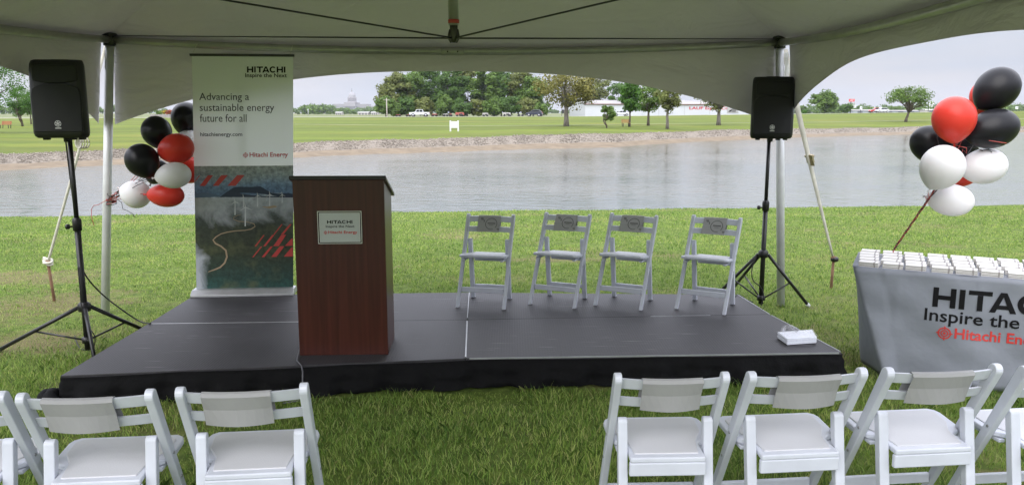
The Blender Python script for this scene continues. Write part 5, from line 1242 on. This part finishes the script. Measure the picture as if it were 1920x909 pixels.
# wrapped pack of napkins on the stage
pk = [gz(1475, 648, ZS), gz(1532, 644, ZS), gz(1523, 629, ZS), gz(1456, 634, ZS)]
c = sum(np.array(q) for q in pk) / 4; o = thing('napkin_pack', 'clear wrapped pack of white napkins on the right stage corner', 'napkins', tuple(c))
wrap = mat('napkin_white', (.78, .80, .86), .35, bump=.25, bscale=60); npk = MB()
for k in range(7):
    z = .004 + k * .0062; q = [(np.array(p) - c) * (.97 + .012 * ((k * 7) % 3 - 1)) for p in pk]
    npk.add([(p[0], p[1], z) for p in q] + [(p[0], p[1], z + .0056) for p in q], [(3,2,1,0), (4,5,6,7), (0,1,5,4), (1,2,6,5), (2,3,7,6), (3,0,4,7)])
npk.build('napkins', wrap, o, bevel=.002)
fl = MB(); q = [(np.array(p) - c) * 1.03 for p in pk]; rgn = np.random.default_rng(5)
G = []
for i in range(9):
    row = []
    for j in range(11):
        s, t = i / 8, j / 10; p = (q[0] * (1-t) + q[1] * t) * (1-s) + (q[3] * (1-t) + q[2] * t) * s; row.append((p[0], p[1], .0490 + .008 * math.exp(-((t-.5)**2 + (s-.5)**2) * 9) + rgn.normal() * .0016))
    G.append(row)
fl.grid(G)
tl = np.array(pk[3]) - c
fl.grid([[(tl[0] + .05 + .10 * i / 7 + .02 * math.sin(j * 2), tl[1] + .02 + .05 * math.sin(i), .046 + .040 * math.sin(i / 7 * math.pi) * (.4 + j / 5) + rgn.normal() * .006) for j in range(5)] for i in range(8)])
fl.build('plastic_wrap', clear_wrap(), o, fix=False)

# ------------------------------------------------------------------ balloons
def balloon_mat(name, col):
    m = mat(name, col, .34, spec=.25)
    return m
bm_black, bm_red, bm_white = balloon_mat('latex_black', (.010, .010, .012)), balloon_mat('latex_red', (.62, .045, .03)), balloon_mat('latex_white', (.74, .72, .73))
bm_red.node_tree.nodes['Principled BSDF'].inputs['Subsurface Weight'].default_value = .15; bm_white.node_tree.nodes['Principled BSDF'].inputs['Subsurface Weight'].default_value = .2
for m_ in (bm_red, bm_white): m_.node_tree.nodes['Principled BSDF'].inputs['Subsurface Radius'].default_value = (.05, .03, .03)
def balloon(label, u, v, y, rl, rs, ang, m, group, tilt=0.0):
    """rl: half length along the axis, rs: half width (photo px); ang: picture direction of the knot in degrees (0 right, 90 up)"""
    c = at(u, v, y); k = y / 1500.0
    rl, rs = rl * k, rs * k
    ax = Vector((-math.cos(R(ang)) * math.cos(tilt), math.sin(tilt), -math.sin(R(ang)) * math.cos(tilt)))        # from knot to crown
    q = Vector((0, 0, 1)).rotation_difference(ax).to_matrix().to_4x4()
    o = MB(); prof = []
    for t in np.linspace(0, math.pi, 22):
        z = -math.cos(t); r = math.sin(t) ** (1.0 if z > 0 else 1.35); r *= (1 + .05 * z)
        prof.append((max(r * rs, .0015), z * rl * (1.0 if z > 0 else 1.08)))
    o.lathe(prof, 32, q); b = o.build('balloon', m, None); b.location = tuple(c); tag(b, label, 'balloon', group)
    kb = MB().lathe([(.003, -rl * 1.08 + .004), (.006, -rl * 1.08 - .006), (.004, -rl * 1.08 - .010), (.011, -rl * 1.08 - .020), (.002, -rl * 1.08 - .019)], 12, q).build('knot', m, b)
    return c + np.array(tuple((q @ Vector((0, 0, -rl * 1.08 - .008, 1)))[:3]))
GL, GRt = 'balloons tied to the left tent pole', 'balloons tied to the table'
kn_L = []
for lb, u, v, y, rl, rs, a, m_ in [
    ('black balloon lowest of the left bunch\'s blacks, nearest the tent pole', 267, 302, 6.55, 33, 30, -62, bm_black),
    ('black balloon above the others in the left bunch, clear of the banner', 294, 248, 6.75, 30, 27, -75, bm_black),
    ('black balloon of the left bunch cut off by the banner edge', 349, 222, 7.15, 30, 27, -105, bm_black),
    ('red balloon highest of the left bunch, between black and white ones', 330, 279, 6.62, 33, 28, -165, bm_red),
    ('red balloon of the left bunch tucked against the banner edge', 352, 318, 6.95, 30, 25, 165, bm_red),
    ('red balloon lowest of the left bunch', 311, 366, 6.65, 34, 22.5, 178, bm_red),
    ('white balloon overlapping the red ones in the left bunch', 325, 329, 6.48, 33, 24.5, -172, bm_white),
    ('white balloon beside the pole behind tangled ribbons', 254, 364, 6.75, 28, 26, 160, bm_white),
    ('white balloon mostly hidden between the left red balloon and banner', 354, 272, 7.1, 28, 25, -100, bm_white),
    ('black balloon mostly hidden in the middle of the left bunch', 294, 322, 6.95, 24, 22, -120, bm_black)]:
    kn_L.append(balloon(lb, u, v, y, rl, rs, a, m_, GL))
kn_R = []
for lb, u, v, y, rl, rs, a, m_ in [
    ('topmost black balloon of the right bunch', 1868, 168, 5.60, 43, 37, -132, bm_black),
    ('black balloon of the right bunch just under the topmost one', 1860, 242, 5.50, 48, 36, -165, bm_black),
    ('black balloon at the left side of the right bunch', 1750, 273, 5.75, 44, 34, -28, bm_black),
    ('large red balloon in front in the right bunch', 1789, 224, 5.45, 42, 38, -85, bm_red),
    ('red balloon of the right bunch almost hidden behind the topmost black', 1848, 186, 5.85, 34, 26, -70, bm_red),
    ('white balloon in front at the left of the right bunch', 1766, 314, 5.35, 42, 39, -115, bm_white),
    ('white balloon at the right of the right bunch', 1844, 312, 5.55, 42, 33, -172, bm_white),
    ('lowest white balloon of the right bunch', 1782, 375, 5.55, 43, 30, 172, bm_white),
    ('black balloon in the dark middle of the right bunch', 1803, 275, 5.85, 34, 28, -90, bm_black),
    ('red balloon barely showing between the lower white balloons', 1803, 333, 5.85, 32, 17, -165, bm_red)]:
    kn_R.append(balloon(lb, u, v, y, rl, rs, a, m_, GRt))
rib_b, rib_r = mat('ribbon_black', (.015, .012, .014), .35), mat('ribbon_red', (.38, .05, .04), .35)
tieL = at(203, 378, 6.93); o = thing('balloon_ribbons', 'tangled black and red ribbons tying the left balloons to the pole', 'ribbons', tuple(tieL)); mb = MB(); rg = np.random.default_rng(31)
gath = at(232, 358, 6.75) - tieL
for i, kq in enumerate(kn_L):
    e_ = kq - tieL; P = [np.zeros(3), gath * .5 + rg.normal(size=3) * .025, gath + rg.normal(size=3) * .02, gath * .5 + e_ * .5 + rg.normal(size=3) * .03, e_]
    mb.tube([tuple(p) for p in P], .0028, 5, m=i % 2)
for i in range(9):                                        # loose curls
    p0 = gath * rg.uniform(.1, 1.1) + rg.normal(size=3) * .015; P = [p0]; dd = rg.normal(size=3) * .03
    for s in range(6): dd = dd * .6 + rg.normal(size=3) * .022 + np.array([.004, 0, -.006]); P.append(P[-1] + dd)
    mb.tube([tuple(p) for p in P], .0026, 5, m=i % 2)
for i in range(6): mb.tube([(.043 * math.cos(t) - .0, .043 * math.sin(t) + .05, (i - 3) * .008 + .008 * math.sin(t + i)) for t in np.linspace(0, 6.3, 16)], .0035, 5, m=i % 2)
mb.build('ribbon', [rib_b, rib_r], o, fix=False)
tieR = np.array(tp(.24, .52, TH_ + .05)); tieR = at(1675, 469, tieR[1]); o = thing('balloon_ribbons', 'twisted black and red ribbons holding the right balloons to the table', 'ribbons', tuple(tieR)); mb = MB()
gR = at(1742, 372, 5.45) - tieR
for i in range(6):
    P = []
    for s in range(22):
        t = s / 21; P.append(gR * t + np.array([.006 * math.cos(t * 26 + i * 1.05), .006 * math.sin(t * 26 + i), .005 * math.sin(t * 22 + i * 2)]))
    mb.tube([tuple(p) for p in P], .0022, 5, m=i % 2)
for i, kq in enumerate(kn_R): mb.tube([tuple(gR), tuple(gR * .5 + (kq - tieR) * .5 + rg.normal(size=3) * .012), tuple(kq - tieR)], .0024, 5, m=i % 2)
for i in range(5):
    P = [kn_R[3] - tieR]; dd = rg.normal(size=3) * .03
    for s in range(6): dd = dd * .6 + rg.normal(size=3) * .03; P.append(P[-1] + dd)
    mb.tube([tuple(p) for p in P], .0026, 5, m=i % 2)
mb.tube([(0, 0, 0), (0, 0, -(tieR[2] - TH_ - .008))], .004, 6, m=1)
mb.build('ribbon', [rib_b, rib_r], o, fix=False)

# ------------------------------------------------------------------ grass blades on the near lawn
def grass():
    rg = np.random.default_rng(77); Vs, Fs, off = [], [], 0
    st = [np.array((p.x, p.y)) for p in (FL, FR, BR, BL)]
    def inside(x, y):
        r = np.ones(len(x), bool)
        for i in range(4):
            a, b = st[i], st[(i+1) % 4]; r &= ((b[0]-a[0])*(y-a[1]) - (b[1]-a[1])*(x-a[0])) > .0
        return r
    for (y0, y1, dens, h, w) in ((2.2, 4.0, 4200, .050, .0042), (4.0, 5.6, 3600, .046, .0045), (5.6, 7.6, 2900, .032, .0046), (7.6, 10.5, 2000, .026, .0062), (10.5, 14.5, 1000, .024, .0095), (14.5, 19.5, 480, .024, .015)):
        area = (y1 - y0) * ((y0 + y1) / 2 * 1.56 + 2.0); N = int(dens * area)
        y = rg.uniform(y0, y1, N); x = (rg.random(N) - .5) * (y * 1.56 + 2.0)
        k = ~inside(x, y); x, y = x[k], y[k]; N = len(x)
        # tufts: blades lean with a slowly varying field, taller and shorter patches
        f1 = np.sin(x * 5.1 + 2.2 * np.sin(y * 3.7)) * np.sin(y * 4.3 + 1.7 * np.sin(x * 2.9)); f2 = np.sin(x * 17 + 3 * np.sin(y * 9)) * np.sin(y * 19 + 2 * np.sin(x * 13))
        hh = h * (1 + .28 * f1 + .22 * f2) * rg.uniform(.45, 1.45, N)
        bare = (np.sin(x * 1.9 + 1.3 * np.sin(y * 1.1)) * np.sin(y * 2.3 + x * .8) > .86) | (((x + 3.9) / .8) ** 2 + ((y - 7.0) / 1.1) ** 2 < rg.uniform(.1, 1.3, N)) | (sum((((x - a_) / c_) ** 2 + ((y - b_) / d_) ** 2 < rg.uniform(.0, .9, N)) for a_, b_, c_, d_ in PATCHES) > 0)
        hh = np.where(bare, hh * .45, hh)
        a = rg.uniform(0, 2*np.pi, N) ; ln = hh * rg.uniform(.15, 1.05, N) ; la = a + rg.normal(size=N) * .9 + f1
        z = near_z(x, y) - .004; ca, sa = np.cos(a) * w * rg.uniform(.6, 1.3, N), np.sin(a) * w * rg.uniform(.6, 1.3, N)
        bx, by = np.cos(la) * ln, np.sin(la) * ln
        V = np.stack([np.stack([x - ca/2, y - sa/2, z], 1), np.stack([x + ca/2, y + sa/2, z], 1), np.stack([x + ca*.38 + bx*.35, y + sa*.38 + by*.35, z + hh*.6], 1), np.stack([x + bx, y + by, z + hh], 1), np.stack([x - ca*.38 + bx*.35, y - sa*.38 + by*.35, z + hh*.6], 1)], 1).reshape(-1, 3)
        i = np.arange(N)[:, None] * 5 + off
        Vs.append(V); Fs.append((i + np.array([[0, 1, 2, 3, 4]]))); off += len(V)
    o = faces_mesh('grass', np.concatenate(Vs), np.concatenate(Fs), m_blade)
    tag(o, 'short green lawn grass with dry patches round the stage', 'grass', kind='stuff')
m_blade = bpy.data.materials.new('grass_blade'); m_blade.use_nodes = True
n, l = m_blade.node_tree.nodes, m_blade.node_tree.links; b = n['Principled BSDF']; b.inputs['Roughness'].default_value = .5; b.inputs['Specular IOR Level'].default_value = .3
g_ = n.new('ShaderNodeNewGeometry'); r = n.new('ShaderNodeValToRGB'); l.new(g_.outputs['Random Per Island'], r.inputs[0])
e = r.color_ramp.elements; e[0].color = (.055, .12, .02, 1); e[1].color = (.44, .44, .20, 1); e[1].position = 1.0
for p_, c_ in ((.40, (.175, .29, .055)), (.80, (.34, .44, .115)), (.94, (.40, .43, .16))):
    q_ = e.new(p_); q_.color = (*c_, 1)
t = n.new('ShaderNodeTexCoord'); x = n.new('ShaderNodeTexNoise'); x.inputs['Scale'].default_value = .75; x.inputs['Detail'].default_value = 5; l.new(t.outputs['Object'], x.inputs['Vector'])
rr = n.new('ShaderNodeValToRGB'); l.new(x.outputs['Fac'], rr.inputs[0]); rr.color_ramp.elements[0].position = .36; rr.color_ramp.elements[0].color = (.78, .86, .75, 1); rr.color_ramp.elements[1].position = .68; rr.color_ramp.elements[1].color = (1.26, 1.18, 1.1, 1)
mu = n.new('ShaderNodeMixRGB'); mu.blend_type = 'MULTIPLY'; mu.inputs[0].default_value = 1; l.new(r.outputs[0], mu.inputs[1]); l.new(rr.outputs[0], mu.inputs[2]); l.new(mu.outputs[0], b.inputs['Base Color'])
tr = n.new('ShaderNodeBsdfTranslucent'); l.new(mu.outputs[0], tr.inputs['Color']); ms = n.new('ShaderNodeMixShader'); ms.inputs[0].default_value = .35; l.new(b.outputs[0], ms.inputs[1]); l.new(tr.outputs[0], ms.inputs[2]); l.new(ms.outputs[0], n['Material Output'].inputs['Surface'])
grass()

# ------------------------------------------------------------------ air: far things fade
HAZE = True
if HAZE:
    hm = bpy.data.materials.new('haze_air'); hm.use_nodes = True; n, l = hm.node_tree.nodes, hm.node_tree.links
    n.remove(n['Principled BSDF']); pv = n.new('ShaderNodeVolumePrincipled'); pv.inputs['Color'].default_value = (.86, .91, 1, 1); pv.inputs['Density'].default_value = .00009
    l.new(pv.outputs[0], n['Material Output'].inputs['Volume'])
    hz_ = MB().box((0, 1680, 44), (7000, 3720, 104)).build('haze', hm); tag(hz_, kind='stuff')
